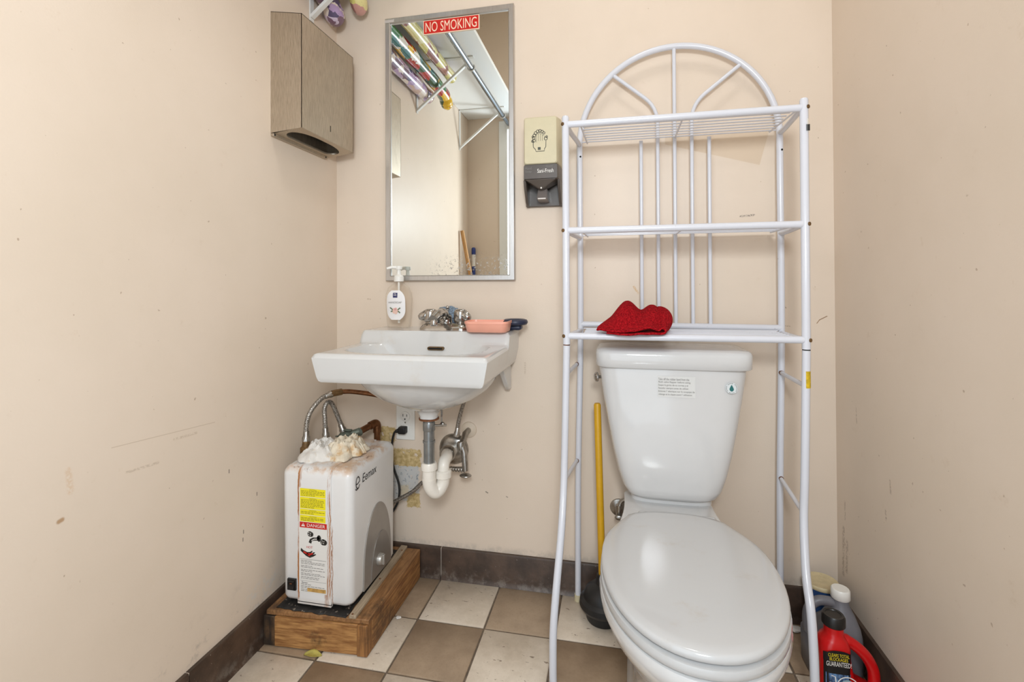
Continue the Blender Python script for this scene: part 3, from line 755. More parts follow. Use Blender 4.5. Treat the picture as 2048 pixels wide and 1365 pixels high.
obj('trap_bend', G().tube(spline([(dx, dy, .447), (dx, dy, .415), (dx+.002, dy+.002, .394), (dx+.009, dy+.008, .379), ((dx+ex)/2, (dy+ey)/2, .373), (ex-.008, ey-.008, .380), (ex-.001, ey-.001, .398), (ex, ey, .42)], 5), .0200, 18), M_pvc, tr, smooth=60)
obj('bend_ring', G().lathe([(.0212, 0), (.0212, .006), (0, .006)], (dx, dy, .412)), M_pvc, tr)
obj('slip_nut', G().lathe([(.020, 0), (.0255, .003), (.0255, .020), (.021, .024), (0, .024)], (ex, ey, .410), n=12), M_pvc, tr)
wp = U(906, 900, 'y', -.01)
obj('trap_arm', G().tube(spline([(ex, ey, .43), (ex, ey+.006, .452), (ex-.003, ey+.04, .458), (wp.x+.004, -.08, .447), (wp.x, -.012, wp.z)], 5), .0180, 18), M_pvc, tr, smooth=60)
obj('arm_nut', G().lathe([(.020, 0), (.026, .004), (.027, .018), (.022, .026), (0, .026)], (wp.x+.003, -.060, wp.z+.008), (0, -1, 0), 14), M_dull, tr)
obj('escutcheon', G().lathe([(.052, 0), (.050, .006), (.040, .014), (.026, .018), (.0, .018)], (wp.x, 0, wp.z), (0, -1, 0), 28), M_dull, tr)
# pop-up strap at the drain
ps = U(884, 800, 'y', -.185); pk = U(884, 850, 'y', -.195)
obj('pivot_strap', G().box(ps.x-.0025, ps.x+.0025, -.189, -.184, pk.z-.004, .665), M_dull, tr)
obj('pivot_rod', G().tube([(dx+.012, dy, pk.z), (pk.x+.012, -.190, pk.z-.002)], .0035).blob((pk.x, -.191, pk.z), (.008, .006, .007)), M_dull, tr)

fl = U(938, 860, 'y', 0)
sv = thing('angle_stop_valve', 'chrome angle stop valve with pale wall flange right of drain trap', 'valve', (fl.x, 0, fl.z))
obj('wall_flange', G().lathe([(.027, 0), (.0265, .003), (.022, .006), (.0, .007)], (fl.x, 0, fl.z), (0, -1, 0), 28), mat('painted_flange', S(206, 190, 170), .5), sv)
va = U(921, 893, 'y', -.075)
obj('stub_pipe', G().tube([(fl.x, -.005, fl.z), (fl.x-.004, -.03, fl.z-.004), (va.x, -.07, va.z)], .0095), M_dull, sv)
vb = U(931, 948, 'y', -.075)
obj('valve_body', G().tube([(va.x, -.07, va.z+.012), (va.x+.012, -.073, va.z-.02), (vb.x, -.075, vb.z+.01)], [.010, .010, .0095]).lathe([(.013, -.012), (.014, 0), (.012, .012)], (va.x, -.07, va.z), n=10), M_dull, sv)
obj('oval_handle', G().blob((vb.x, -.075, vb.z-.006), (.020, .016, .0055)), M_dull, sv)
g = G(); q0 = U(929, 938, 'y', -.075); q1 = U(897, 938, 'y', -.075)
for k in range(7):
    x = q1.x+(q0.x-q1.x)*k/6; g.lathe([(.007, -.003), (.0085, -.001), (.0085, .001), (.007, .003)], (x, -.075, q1.z), (1, 0, 0), 10)
g.tube([q1, q0], .0068, 10); obj('threaded_nipple', g, M_dull, sv)
def hose(name, pts, r, m, label, cat='hose', ends=True, k=7, group=None):
    pts = [V(p) for p in pts]; t = thing(name, label, cat, pts[0], group)
    obj('tube', G().tube(spline(pts, k), r, 12), m, t, smooth=60)
    if ends:
        for a, b in ((pts[0], pts[1]), (pts[-1], pts[-2])):
            d = (b-a).normalized(); obj('end_nut', G().lathe([(r*1.05, 0), (r*1.6, .002), (r*1.6, .014), (r*1.25, .018), (r*1.25, .03), (r, .032)], a, d, 8), M_dull, t)
    return t
M_braid = NT('braided_steel'); _c = M_braid.mix(M_braid.step(M_braid.vor(330, 'Distance'), .2, .7), S(96, 90, 84), S(176, 170, 162)); M_braid.color(_c); M_braid.set(Metallic=.8, Roughness=.4); M_braid.bump(M_braid.vor(330, 'Distance'), .6, .001); M_braid = M_braid.m
h = [U(913, 874, 'y', -.06), U(916, 850, 'y', -.06), U(922, 825, 'y', -.065), U(930, 798, 'y', -.08), U(934, 784, 'y', -.09)]
hose('supply_hose', h, .0065, M_braid, 'short braided hose rising from angle stop valve to sink', 'hose')
h = [U(776, 1012, 'y', -.060), U(800, 998, 'y', -.060), U(825, 984, 'y', -.060), U(850, 962, 'y', -.062), U(898, 938, 'y', -.073)]
hose('feed_hose', h, .0065, M_braid, 'braided hose running along wall behind the drain trap', 'hose', ends=False)

# power outlet and cord
c = (U(793, 806, 'y', 0)+U(831, 884, 'y', 0))/2
ot = thing('wall_outlet', 'white double power outlet under the sink', 'outlet', (c.x, 0, c.z))
pw, ph = .0345, .060
obj('plate', G().box(c.x-pw, c.x+pw, -.006, 0, c.z-ph, c.z+ph), M_white, ot, bevel=.003)
for k, dz in enumerate((.0215, -.0215)):
    r_ = obj('receptacle', G().lathe([(.0172, 0), (.0172, .0022), (.016, .003), (0, .003)], (c.x, -.006, c.z+dz), (0, -1, 0), 24), M_white, ot)
    if k == 0:
        obj('slot', G().box(c.x-.008, c.x-.006, -.0094, -.0088, c.z+dz, c.z+dz+.009).box(c.x+.006, c.x+.008, -.0094, -.0088, c.z+dz, c.z+dz+.008).box(c.x-.0022, c.x+.0022, -.0094, -.0088, c.z+dz-.011, c.z+dz-.0066), M_dark, r_)
obj('screw', G().lathe([(.003, 0), (.0025, .001), (0, .0012)], (c.x, -.006, c.z), (0, -1, 0), 10), M_dull, ot)
pl = V((c.x-.002, -.009, c.z-.0215))
pc = thing('power_cord', 'black power cord plugged into the outlet and hanging behind water heater', 'cord', tuple(pl))
obj('plug', G().box(pl.x-.014, pl.x+.013, -.034, -.0095, pl.z-.012, pl.z+.012).tube([(pl.x-.008, -.024, pl.z), (pl.x-.026, -.030, pl.z-.004)], [.009, .005], 10), M_cord, pc, bevel=.004)
h = [(pl.x-.022, -.029, pl.z-.003), U(788, 868, 'y', -.03), U(784, 890, 'y', -.03), U(786, 930, 'y', -.03), U(798, 970, 'y', -.03), U(797, 1000, 'y', -.035), U(788, 1020, 'y', -.04), U(780, 1030, 'y', -.045)]
obj('cable', G().tube(spline(h, 7), .0038, 10), M_cord, pc, smooth=60)

# ================================================================== WATER HEATER ON ITS WOODEN STAND
bxo = thing('wooden_stand', 'low wooden box with stained top under the water heater', 'stand', (.172, -.21, 0))
X0, X1, Y0, Y1 = .0215, .325, -.402, -.024
obj('front_board', G().box(X0+.033, X1-.030, Y0, Y0+.022, .004, .084), M_woodx, bxo, bevel=.002)
obj('corner_block', G().box(X1-.030, X1-.001, Y0-.002, Y0+.03, .002, .085), M_end, bxo, bevel=.002)
obj('corner_block', G().box(X0, X0+.033, Y0+.001, Y0+.03, .004, .084), M_wdark, bxo, bevel=.002)
obj('side_board', G().box(X1-.022, X1, Y0+.03, Y1, .003, .085), M_woody, bxo, bevel=.002)
obj('side_board', G().box(X0, X0+.02, Y0+.03, Y1, .003, .085), M_wdark, bxo, bevel=.002)
obj('top_board', G().box(X0+.006, X1+.001, Y0+.004, Y1, .0855, .098), M_ply, bxo, bevel=.002)
obj('batten', G().loft([[(.271, -.386, .098), (.291, -.384, .098), (.291, -.384, .108), (.271, -.386, .108)], [(.258, -.028, .098), (.281, -.028, .098), (.281, -.028, .108), (.258, -.028, .108)]]), M_batten, bxo, bevel=.002)
for o in bxo.children:
    if o.name.startswith('batten') or o.name.startswith('liner'): continue
    for vv in o.data.vertices:
        wx, wy = vv.co.x+.172, vv.co.y-.21
        vv.co.y += .018*(wx-X0)/(X1-X0)*(Y1-wy)/(Y1-Y0)
for y in (-.38, -.22, -.06): obj('nail', G().lathe([(.003, 0), (.003, .0012), (0, .0013)], (.279+.012*(y+.38)*-1, y, .1075), n=8), M_rust, bxo)
g = G().grid(lambda u, v: (.050+.212*u+.006*noise.noise((u*9, v*9, 1)), -.386+.34*v+.006*noise.noise((u*9, v*9, 5)), .0992+.003*max(0, fbm((u*1.0, v*1.0, 0), 9))), 40, 50)
o = obj('liner', g, M_liner, bxo, solid=.0015); o['label'] = 'blackened torn liner under the heater'

HX0, HX1, HYF, HYB, HZ0, HZ1 = .047, .266, -.363, -.085, .1075, .484
hc = ((HX0+HX1)/2, (HYF+HYB)/2)
def heater_mat():
    n = NT('heater_white'); x, y, z = n.xyz()     # local coordinates, origin at base centre
    b = n.mix(n.step(n.noise(6, 4), .3, .7), S(226, 225, 224), S(232, 231, 230))
    wob = n.math('MULTIPLY', n.math('SUBTRACT', n.noise(30, 4, .6), .5), .012); xw = n.math('ADD', x, wob)
    zz = n.noise(40, 4, .7, stretch=(1, 1, .3))
    for xc, r, st, z0, z1 in ((-.0505, .0040, .85, .0, .38), (-.045, .0040, .5, .05, .37), (.046, .0028, .75, .02, .38), (.051, .002, .6, 0, .22), (.036, .009, .6, -.01, .085), (.0405, .0016, .6, .05, .37)):
        f = n.math('MULTIPLY', n.step(n.math('ABSOLUTE', n.math('SUBTRACT', xw, xc)), r, r*.3), n.step(zz, .33, .55))
        f = n.math('MULTIPLY', n.math('MULTIPLY', f, n.rect(z, z, z0, z1, z0, z1, .015)), n.step(y, -.10, -.13))
        b = n.mix(n.math('MULTIPLY', f, min(1, st*1.2)), b, S(164, 102, 44))
    # rust puddle on top
    top = n.math('MULTIPLY', n.step(z, .355, .372), n.step(n.noise(14, 6, .65), .42, .62))
    b = n.mix(n.math('MULTIPLY', top, .75), b, S(202, 158, 112))
    dk = n.math('MULTIPLY', n.step(z, .36, .374), n.step(n.noise(60, 5, .7), .58, .66))
    b = n.mix(n.math('MULTIPLY', dk, .7), b, S(116, 72, 44))
    st = n.math('MULTIPLY', n.step(z, .02, .0), .5); b = n.mix(n.math('MULTIPLY', st, n.noise(20)), b, S(180, 140, 90))
    n.color(b); n.set(Roughness=.28); return n.m
M_heat = heater_mat()
he = thing('water_heater', 'small white electric water heater with warning labels on the wooden stand', 'water heater', (hc[0], hc[1], HZ0))
def hr(z, ins, r): return [(x, y, z) for x, y in rrect((HX1-HX0)/2-ins, (HYB-HYF)/2-ins, r, 6, *hc)]
rings = [hr(HZ0, .012, .02), hr(HZ0+.004, .005, .022), hr(HZ0+.012, .002, .022)]
for k in range(0, 9):
    a = math.pi/2*k/8; rr_ = .026; rings.append(hr(HZ1-rr_+rr_*math.sin(a), rr_*(1-math.cos(a))*.9, .022-.012*(1-math.cos(a))))
obj('housing', G().loft(rings), M_heat, he, smooth=50)
# raised centre strip on the front, over the top
sxa, sxb = .103, .206
arc = [(HYF-.0035, HZ0+.004), (HYF-.0035, HZ1-.030)]+[(HYF+.024-.0275*math.cos(math.pi/2*k/6), HZ1-.026+.0285*math.sin(math.pi/2*k/6)) for k in range(1, 7)]+[(HYB-.02, HZ1+.0025)]
vs = []
for y, z in arc: vs += [(sxa, y, z), (sxb, y, z)]
g = G().add(vs, [(2*i, 2*i+1, 2*i+3, 2*i+2) for i in range(len(arc)-1)])
g2 = [(y+.006 if i < 2 else y+.002, z-(.006 if i > 4 else .002)) for i, (y, z) in enumerate(arc)]
for xs in (sxa, sxb):
    vv = [(xs, y, z) for y, z in arc]+[(xs, y, z) for y, z in g2]; n_ = len(arc)
    g.add(vv, [(i, i+1, n_+i+1, n_+i) for i in range(n_-1)])
g.box(sxa, sxb, HYF-.0035, HYF+.006, HZ0-.001, HZ0+.006)
obj('front_strip', g, M_heat, he, smooth=50)
obj('foot', G().box(.112, .124, HYF-.001, HYF+.02, HZ0-.004, HZ0+.003), M_white, he, bevel=.002)
# label on the strip
LY = HYF-.0041
la, lb_ = U(600, 975, 'y', LY), U(654, 1187, 'y', LY)
lx0, lx1, lz1, lz0 = .108, .194, .430, .140
M_labh = mat('heater_label_paper', S(228, 226, 222), .5)
lab = obj('warning_label', G().quad((lx0, LY, lz0), (lx1, LY, lz0), (lx1, LY, lz1), (lx0, LY, lz1)), M_labh, he); lab['label'] = 'tall warning label, yellow above and white below'
fr = frame((0, LY, 0), (1, 0, 0), (0, 0, 1))
lw = lx1-lx0; lc = (lx0+lx1)/2
YZ = [(.428, .405, 4), (.4035, .372, 6), (.3705, .355, 2), (.3535, .336, 3)]
for z1, z0, nl in YZ:
    yb = obj('caution_block', flat(G(), [fr(lx0+.003, z0, .0002), fr(lx1-.004, z0, .0002), fr(lx1-.004, z1, .0002), fr(lx0+.003, z1, .0002)]), M_yel, lab)
    text('lettering', 'CAUTION', M_ink, yb, fr(lc, z1-.0032, .0003), (1, 0, 0), (0, 0, 1), .022, .0026, bold=.01)
    g = G(); st = (z1-z0-.007)/max(nl, 1)
    for k in range(nl):
        x = lx0+.006; z = z1-.0072-k*st
        end = lx1-.007-(0 if k < nl-1 else .03)
        while x < end-.004:
            l_ = min(random.uniform(.004, .011), end-x); strokes(g, fr, [[(x, z), (x+l_, z)]], .0014, .0004); x += l_+.0016
    obj('print_lines', g, mat('olive_ink', S(120, 112, 30), .6), yb)
rb = obj('danger_band', flat(G(), [fr(lx0+.002, .319, .0002), fr(lx1, .319, .0002), fr(lx1, .3345, .0002), fr(lx0+.002, .3345, .0002)]), M_red, lab)
text('lettering', 'DANGER', M_wink, rb, fr(lc+.010, .3268, .0004), (1, 0, 0), (0, 0, 1), .056, .0088, bold=.02)
g = flat(G(), [fr(lx0+.007, .3225, .0005), fr(lx0+.019, .3225, .0005), fr(lx0+.013, .3322, .0005)]); wt = obj('warning_triangle', g, M_wink, rb)
obj('exclamation', G().quad(fr(lx0+.0123, .3255, .0008), fr(lx0+.0137, .3255, .0008), fr(lx0+.0141, .3302, .0008), fr(lx0+.0119, .3302, .0008)), M_red, wt)
# tap and hand pictograms
g = G()
for tx, tz, r in ((lx0+.034, .303, .0075), (lx1-.011, .284, .0085)):
    flat(g, disc2(fr, tx, tz, r, 18, .0004)); flat(g, disc2(fr, tx+.004, tz-.001, r*.9, 16, .0003))
strokes(g, fr, [[(lx0+.034, .278), (lx0+.037, .286), (lx0+.045, .290), (lx0+.056, .291), (lx0+.062, .296)]], .0085, .0004)
flat(g, disc2(fr, lx0+.062, .293, .0065, 14, .0004, .009))
obj('tap_drawing', g, M_ink, lab)
g = G()
for tx, tz in ((lx0+.033, .303), (lx1-.012, .284)):
    for a in range(4): flat(g, disc2(fr, tx+.0038*math.cos(a*1.57+.6), tz+.0038*math.sin(a*1.57+.6), .0014, 8, .0006))
strokes(g, fr, [[(lx0+.039, .285), (lx0+.047, .290), (lx0+.056, .291)]], .002, .0007)
obj('tap_highlight', g, M_wink, lab)
text('lettering', 'HOT', M_red, lab, fr(lx0+.033, .266, .0004), (1, 0, 0), (0, 0, 1), .018, .0062, bold=.01)
hand = [(lx0+.006, .262), (lx0+.014, .256), (lx0+.026, .252), (lx0+.034, .253), (lx0+.040, .257), (lx0+.043, .2565), (lx0+.038, .250), (lx0+.047, .254), (lx0+.050, .2525), (lx0+.044, .247), (lx0+.052, .249), (lx0+.053, .247), (lx0+.045, .2415), (lx0+.034, .237), (lx0+.022, .241), (lx0+.010, .250), (lx0+.005, .254)]
obj('hand_drawing', flat(G(), [fr(x, z, .0004) for x, z in hand]), M_ink, lab)
obj('hand_drawing', strokes(G(), fr, [[(lx0+.014, .252), (lx0+.024, .248), (lx0+.036, .247), (lx0+.043, .250)], [(lx0+.024, .248), (lx0+.034, .243)]], .0042, .0006), M_red, lab)
g = G()
strokes(g, fr, [[(lx0+.004, .232), (lx1-.002, .232)]], .0008, .0004); strokes(g, fr, [[(lx0+.004, .172), (lx1-.002, .172)]], .0006, .0004)
for z in (.2275, .2235, .2195, .2135, .2095, .2025, .1985, .1925, .1885, .1825, .1785, .162, .157, .153, .148, .144):
    x = lx0+.006; end = lx1-random.choice((.006, .006, .02, .045))
    while x < end-.004:
        l_ = min(random.uniform(.004, .012), end-x); strokes(g, fr, [[(x, z), (x+l_, z)]], .0013, .0004); x += l_+.0018
obj('print_lines', g, M_inkg, lab)
g = flat(G(), [fr(lx0+.026, .1435, .0006), fr(lx1-.003, .1435, .0006), fr(lx1-.003, .1535, .0006), fr(lx0+.026, .1535, .0006)])
obj('stained_patch', g, mat('rusty_paper', S(190, 150, 84), .7, var=.25, vs=120), lab)
text('lettering', 'Eemax', M_ink, lab, fr(lx0+.018, .1672, .0004), (1, 0, 0), (0, 0, 1), .018, .0042)
# rocker switch
a, b = U(575, 1157, 'y', HYF-.002), U(592, 1182, 'y', HYF-.002)
sw = obj('power_switch', G().box(a.x, b.x, HYF-.004, HYF+.002, b.z, a.z), M_black, he, bevel=.001)
obj('rocker', G().prism([(HYF-.004, a.z-.005), (HYF-.007, a.z-.007), (HYF-.005, (a.z+b.z)/2), (HYF-.009, b.z+.006), (HYF-.004, b.z+.004)], 'x', a.x+.004, b.x-.004), M_black, sw)
obj('rocker_mark', G().box((a.x+b.x)/2-.0035, (a.x+b.x)/2+.0035, HYF-.0068, HYF-.006, a.z-.013, a.z-.010), M_rust, sw)
# grey arched panel with dial on the right side
SXP = HX1+.0004
pts = [(-.299, HZ0+.008)]
for k in range(0, 25):
    a = math.pi*(1-k/24); y = -.212+.085*math.cos(a); z = .150+.182*(math.sin(a)**.9 if 0 < k < 24 else 0); pts.append((y, z))
pts.append((-.125, HZ0+.008))
M_gpan = mat('grey_panel', S(158, 152, 146), .35, .3, var=.06)
spn = obj('side_panel', G().prism(pts, 'x', SXP-.003, SXP+.0022), M_gpan, he, bevel=.001); spn['label'] = 'grey arched side panel'
pts2 = [(-.205+.062*math.cos(math.pi*(1-k/20))+.010, HZ0+.012+.120*math.sin(math.pi*k/20)) for k in range(21)]
obj('panel_arc', G().prism(pts2, 'x', SXP+.001, SXP+.004), mat('grey_panel_dark', S(140, 134, 128), .35, .3, var=.06), spn)
cdl = U(756, 1118, 'x', SXP)
obj('dial', G().lathe([(.017, 0), (.0165, .010), (.014, .014), (0, .0145)], (SXP+.003, cdl.y, cdl.z), (1, 0, 0), 24).box(SXP+.014, SXP+.022, cdl.y-.004, cdl.y+.004, cdl.z-.015, cdl.z+.015), mat('silver_dial', S(190, 186, 180), .3, .6), spn, bevel=.001)
# logo on the side
ca, cb = U(722, 985, 'x', SXP), U(742, 943, 'x', SXP)
text('lettering', 'Eemax', M_ink, he, (SXP+.0002, -.262, .4415), (0, 1, 0), (0, 0, 1), .084, .024, bold=.008, shear=.15)
fr = frame((SXP+.0005, -.330, .438), (0, 1, 0), (0, 0, 1))
strokes_e = [[(.010*math.cos(a)*1.0, .016*math.sin(a)+.002) for a in [math.radians(d) for d in range(0, 300, 15)]], [(-.010, .0), (-.002, -.001), (.010, .003)], [(-.013, -.012), (-.008, -.016), (.004, -.014), (.010, -.006)]]
obj('logo_mark', strokes(G(), fr, strokes_e, .0032, .0004), M_ink, he)

# fittings on top of the heater
TZ = HZ1
n1 = U(612, 892, 'y', -.265); n1.z = max(n1.z, TZ+.004)
h1 = [n1+V((0, 0, .012)), U(613, 850, 'y', -.262), U(622, 822, 'y', -.25), U(645, 796, 'y', -.215), U(668, 786, 'y', -.18)]
t = hose('hot_water_hose', h1, .0072, M_braid, 'long braided hose arching from heater nut toward the sink underside', 'hose')
obj('coupling', G().tube([U(662, 788, 'y', -.19), U(684, 784, 'y', -.165)], .0105, 8), M_brass, t)
obj('copper_tail', G().tube(spline([U(682, 784, 'y', -.167), U(705, 784, 'y', -.15), U(750, 790, 'y', -.13), U(795, 800, 'y', -.115)], 5), .0075, 10), M_copper, t, smooth=60)
obj('elbow_nut', G().lathe([(.010, 0), (.017, .004), (.017, .020), (.012, .024), (.010, .04), (0, .04)], (n1.x, n1.y, TZ), n=10), M_brass, t)
p0 = U(652, 876, 'y', -.20); p0.z = max(p0.z, TZ+.01)
h2 = [p0, U(650, 845, 'y', -.20), U(649, 818, 'y', -.195), U(655, 805, 'y', -.185), U(664, 808, 'y', -.17), U(676, 835, 'y', -.155), U(688, 866, 'y', -.145)]
hose('cold_water_hose', h2, .0072, M_braid, 'short braided hose looped over top of the water heater', 'hose')
vc = U(692, 874, 'y', -.15); vc.z = TZ+.022
vt = thing('corroded_valve', 'greenish corroded shutoff valve among rags on the water heater', 'valve', (vc.x, vc.y, TZ))
obj('valve_body', G().blob(vc, (.026, .020, .017), 14, 8).tube([vc+V((0, 0, 0)), (vc.x, vc.y, TZ-.002)], .010).tube([vc+V((-.004, 0, .0)), vc+V((.036, .022, .012))], .0115), M_verd, vt)
obj('valve_tag', G().prism([(vc.x-.022, vc.y-.030), (vc.x+.006, vc.y-.040), (vc.x+.028, vc.y-.018), (vc.x, vc.y-.006)], 'z', vc.z+.006, vc.z+.010), M_verd, vt, bevel=.002)
obj('valve_lever', G().box(vc.x-.016, vc.x+.02, vc.y-.006, vc.y+.006, vc.z+.018, vc.z+.023), M_verd, vt, bevel=.002)
c1 = U(710, 869, 'y', -.135); c2 = U(752, 847, 'y', -.060); c3 = U(757, 885, 'y', -.060)
cp = thing('copper_pipe', 'aged copper pipe elbow dropping behind the water heater', 'pipe', (c2.x, c2.y, TZ))
c3 = V((c2.x+.004, c2.y, .30))
obj('pipe', G().tube(fillet([c1, c2+V((.004, 0, .004)), c3], .022, 7), .0105, 16), M_copper, cp, smooth=60)
d12 = (c2-c1).normalized()
obj('elbow', G().tube(fillet([c2+V((.004, 0, .004))-d12*.030, c2+V((.004, 0, .004)), c2+V((.004, 0, -.030))], .022, 7), .0132, 16), M_copper, cp, smooth=60)
obj('collar', G().tube([c1, c1+d12*.02], .0135, 12), M_verd, cp)
# crumpled paper
def crumple(name, c, r, m, label, seed, n=64):
    """a crumpled sheet: creased heights over a ragged outline, folded under at the rim"""
    def P(u, v):
        a = 2*math.pi*u; q = v
        rag = 1+.38*noise.noise((math.cos(a)*1.4+seed, math.sin(a)*1.4, seed))+.22*noise.noise((math.cos(a)*4, math.sin(a)*4+seed, 2))
        x, y = math.cos(a)*q*rag, math.sin(a)*q*rag
        p = V((x, y, seed)); p2 = p+V((.25*noise.noise(p*2), .25*noise.noise(p*2+V((9, 0, 0))), 0))
        crease = 1-2.2*abs(noise.noise(p2*2.1)); fine = 1-2*abs(noise.noise(p2*4.7+V((3, 1, 0))))
        env = (1-q**2.6)
        tiny = 1-2*abs(noise.noise(p2*9+V((0, 5, 0)))); h = env*(.46+.46*crease+.26*fine+.10*tiny)
        k = .004*noise.noise(p*5)
        return (c[0]+x*r[0]+k, c[1]+y*r[1]-k, TZ+.0025+max(0, h)*r[2])
    o = obj(name, G().grid(P, n, 22), m, org=(c[0], c[1], TZ), smooth=38, solid=.0022)
    tag(o, label, 'paper', 'crumpled paper on the water heater'); return o
ca_ = U(626, 905, 'z', TZ+.012); crumple('crumpled_paper', (ca_.x+.016, ca_.y+.02, TZ+.014), (.068, .076, .036), M_ragw, 'white crumpled paper rag at left on top of water heater', 2.3)
cb_ = U(690, 900, 'z', TZ+.014); crumple('crumpled_paper', (cb_.x-.004, cb_.y+.015, TZ+.016), (.068, .076, .044), M_rag, 'cream stained crumpled paper rag under the corroded valve', 7.1)

# ================================================================== MIRROR AND SIGN
mi = thing('wall_mirror', 'rectangular steel-framed mirror above the sink', 'mirror', (.4275, 0, 1.008))
mx0, mx1, mz0, mz1, fw = .199, .656, 1.008, 1.922, .019
def rect_ring(ins, y): return [(mx0+ins, y, mz0+ins), (mx1-ins, y, mz0+ins), (mx1-ins, y, mz1-ins), (mx0+ins, y, mz1-ins)]
prof = [(0, 0), (0, -.019), (.002, -.021), (fw-.003, -.021), (fw-.001, -.019), (fw, -.013), (fw, 0)]
rings = [rect_ring(i, y) for i, y in prof]
obj('frame', G().loft(rings, caps=False), M_frame, mi, smooth=30)
g = G().quad((mx0+fw-.004, -.0132, mz0+fw-.004), (mx1-fw+.004, -.0132, mz0+fw-.004), (mx1-fw+.004, -.0132, mz1-fw+.004), (mx0+fw-.004, -.0132, mz1-fw+.004))
gl = obj('glass', g, M_mirror, mi); 
obj('backing', G().box(mx0+.004, mx1-.004, -.010, -.001, mz0+.004, mz1-.004), M_dark, mi)
obj('price_tag', G().box(mx0, mx0+.034, -.0216, -.0205, mz1-.016, mz1-.006), mat('tape_grey', S(190, 182, 176), .5), mi)
nsx0, nsx1, nsz0, nsz1 = .3385, .5375, 1.852, 1.901
ns = thing('no_smoking_sign', 'red NO SMOKING sign stuck on top of mirror glass', 'sign', ((nsx0+nsx1)/2, -.0136, nsz0))
obj('plate', G().box(nsx0, nsx1, -.0162, -.0136, nsz0, nsz1), mat('sign_cream', S(240, 214, 190), .35), ns, bevel=.0006)
obj('red_field', G().box(nsx0+.0025, nsx1-.0025, -.0166, -.0160, nsz0+.0025, nsz1-.0025), M_red, ns)
text('lettering', 'NO SMOKING', mat('sign_letters', S(244, 216, 190), .6), ns, ((nsx0+nsx1)/2, -.0167, (nsz0+nsz1)/2), (1, 0, 0), (0, 0, 1), .182, .034, bold=.004)

# ================================================================== SOAP DISPENSER
sdp = thing('soap_dispenser', 'cream and dark brown wall soap dispenser beside the mirror', 'soap dispenser', (.754, 0, 1.248))
def xr(x0, x1, z0, z1, y, r): return [(x, y, z) for x, z in rrect((x1-x0)/2, (z1-z0)/2, r, 4, (x0+x1)/2, (z0+z1)/2)]
obj('cover', G().loft([xr(.694, .815, 1.3655, 1.522, 0, .006), xr(.696, .813, 1.3655, 1.519, -.05, .008), xr(.703, .806, 1.3655, 1.511, -.098, .008), xr(.7055, .8035, 1.368, 1.508, -.101, .008)]), M_cream, sdp, smooth=35)
obj('back_plate', G().box(.694, .8145, -.016, 0, 1.247, 1.366), M_brown, sdp, bevel=.002)
obj('name_band', G().loft([xr(.695, .814, 1.318, 1.365, -.014, .003), xr(.700, .809, 1.318, 1.365, -.09, .004), xr(.703, .806, 1.320, 1.363, -.103, .004)]), M_brown, sdp, smooth=35)
for xa, xb in ((.698, .706), (.8045, .8125)):
    obj('side_cheek', G().prism([(0, 1.32), (-.086, 1.32), (-.078, 1.30), (-.045, 1.256), (-.030, 1.247), (0, 1.247)], 'x', xa, xb), M_brown, sdp, bevel=.0015)
g = G(); top = [(.705, -.102, 1.319), (.804, -.102, 1.319), (.804, -.03, 1.319), (.705, -.03, 1.319)]
bot = [(.748, -.086, 1.292), (.761, -.086, 1.292), (.761, -.05, 1.292), (.748, -.05, 1.292)]
g.loft([top, bot]); obj('funnel', g, M_brown, sdp, bevel=.002)
obj('nozzle', G().blob((.7545, -.088, 1.2935), (.003, .003, .003)), M_wink, sdp)
pv = obj('push_lever', G().loft([[(.740, -.058, 1.297), (.769, -.058, 1.297), (.769, -.016, 1.297), (.740, -.016, 1.297)], [(.738, -.072, 1.268), (.771, -.072, 1.268), (.771, -.016, 1.268), (.738, -.016, 1.268)], [(.738, -.076, 1.262), (.771, -.076, 1.262), (.771, -.016, 1.258), (.738, -.016, 1.258)]]), mat('brown_lever', S(120, 112, 108), .3), sdp, bevel=.002)
obj('lever_lip', G().box(.742, .767, -.078, -.074, 1.2605, 1.2645), mat('pale_lip', S(214, 208, 204), .3), pv, bevel=.0008)
text('lettering', 'Hand', M_inkg, sdp, (.717, -.1032, 1.353), (1, 0, 0), (0, 0, 1), .020, .0085)
text('lettering', 'Soap', M_inkg, sdp, (.717, -.1032, 1.342), (1, 0, 0), (0, 0, 1), .020, .0085)
text('lettering', 'Sani-Fresh', M_wink, sdp, (.770, -.1032, 1.3435), (1, 0, 0), (0, 0, 1), .050, .0125, bold=.02)
text('lettering', 'Scott', M_inkg, sdp, (.783, -.1032, 1.3565), (1, 0, 0), (0, 0, 1), .020, .005)
fr = frame((.7525, -.1012, 1.4300), (1, 0, 0), (0, 0, 1))
def circ(x, y, r, a0=0, a1=360, n=16): return [(x+r*math.cos(math.radians(a0+(a1-a0)*k/n)), y+r*math.sin(math.radians(a0+(a1-a0)*k/n))) for k in range(n+1)]
hp = [[(-.0195, .008), (-.0205, -.004), (-.0195, -.013), (-.0135, -.019), (-.0115, -.026), (.0145, -.0255), (.0145, -.019), (.019, -.013), (.0195, .006)],
      circ(-.018, .008, .0048), circ(-.0185, .016, .0042), circ(-.0165, .024, .0045), circ(-.0125, .031, .0045), circ(-.006, .036, .0045), circ(.001, .037, .0042), circ(.0075, .0345, .004), circ(.013, .030, .0036), circ(.019, .0125, .0048), circ(.0215, .018, .0028), circ(-.0215, .020, .0026), circ(-.0225, .006, .003)]
hb_ = obj('hand_emblem', strokes(G(), fr, hp, .0017, .0004), M_ink, sdp)
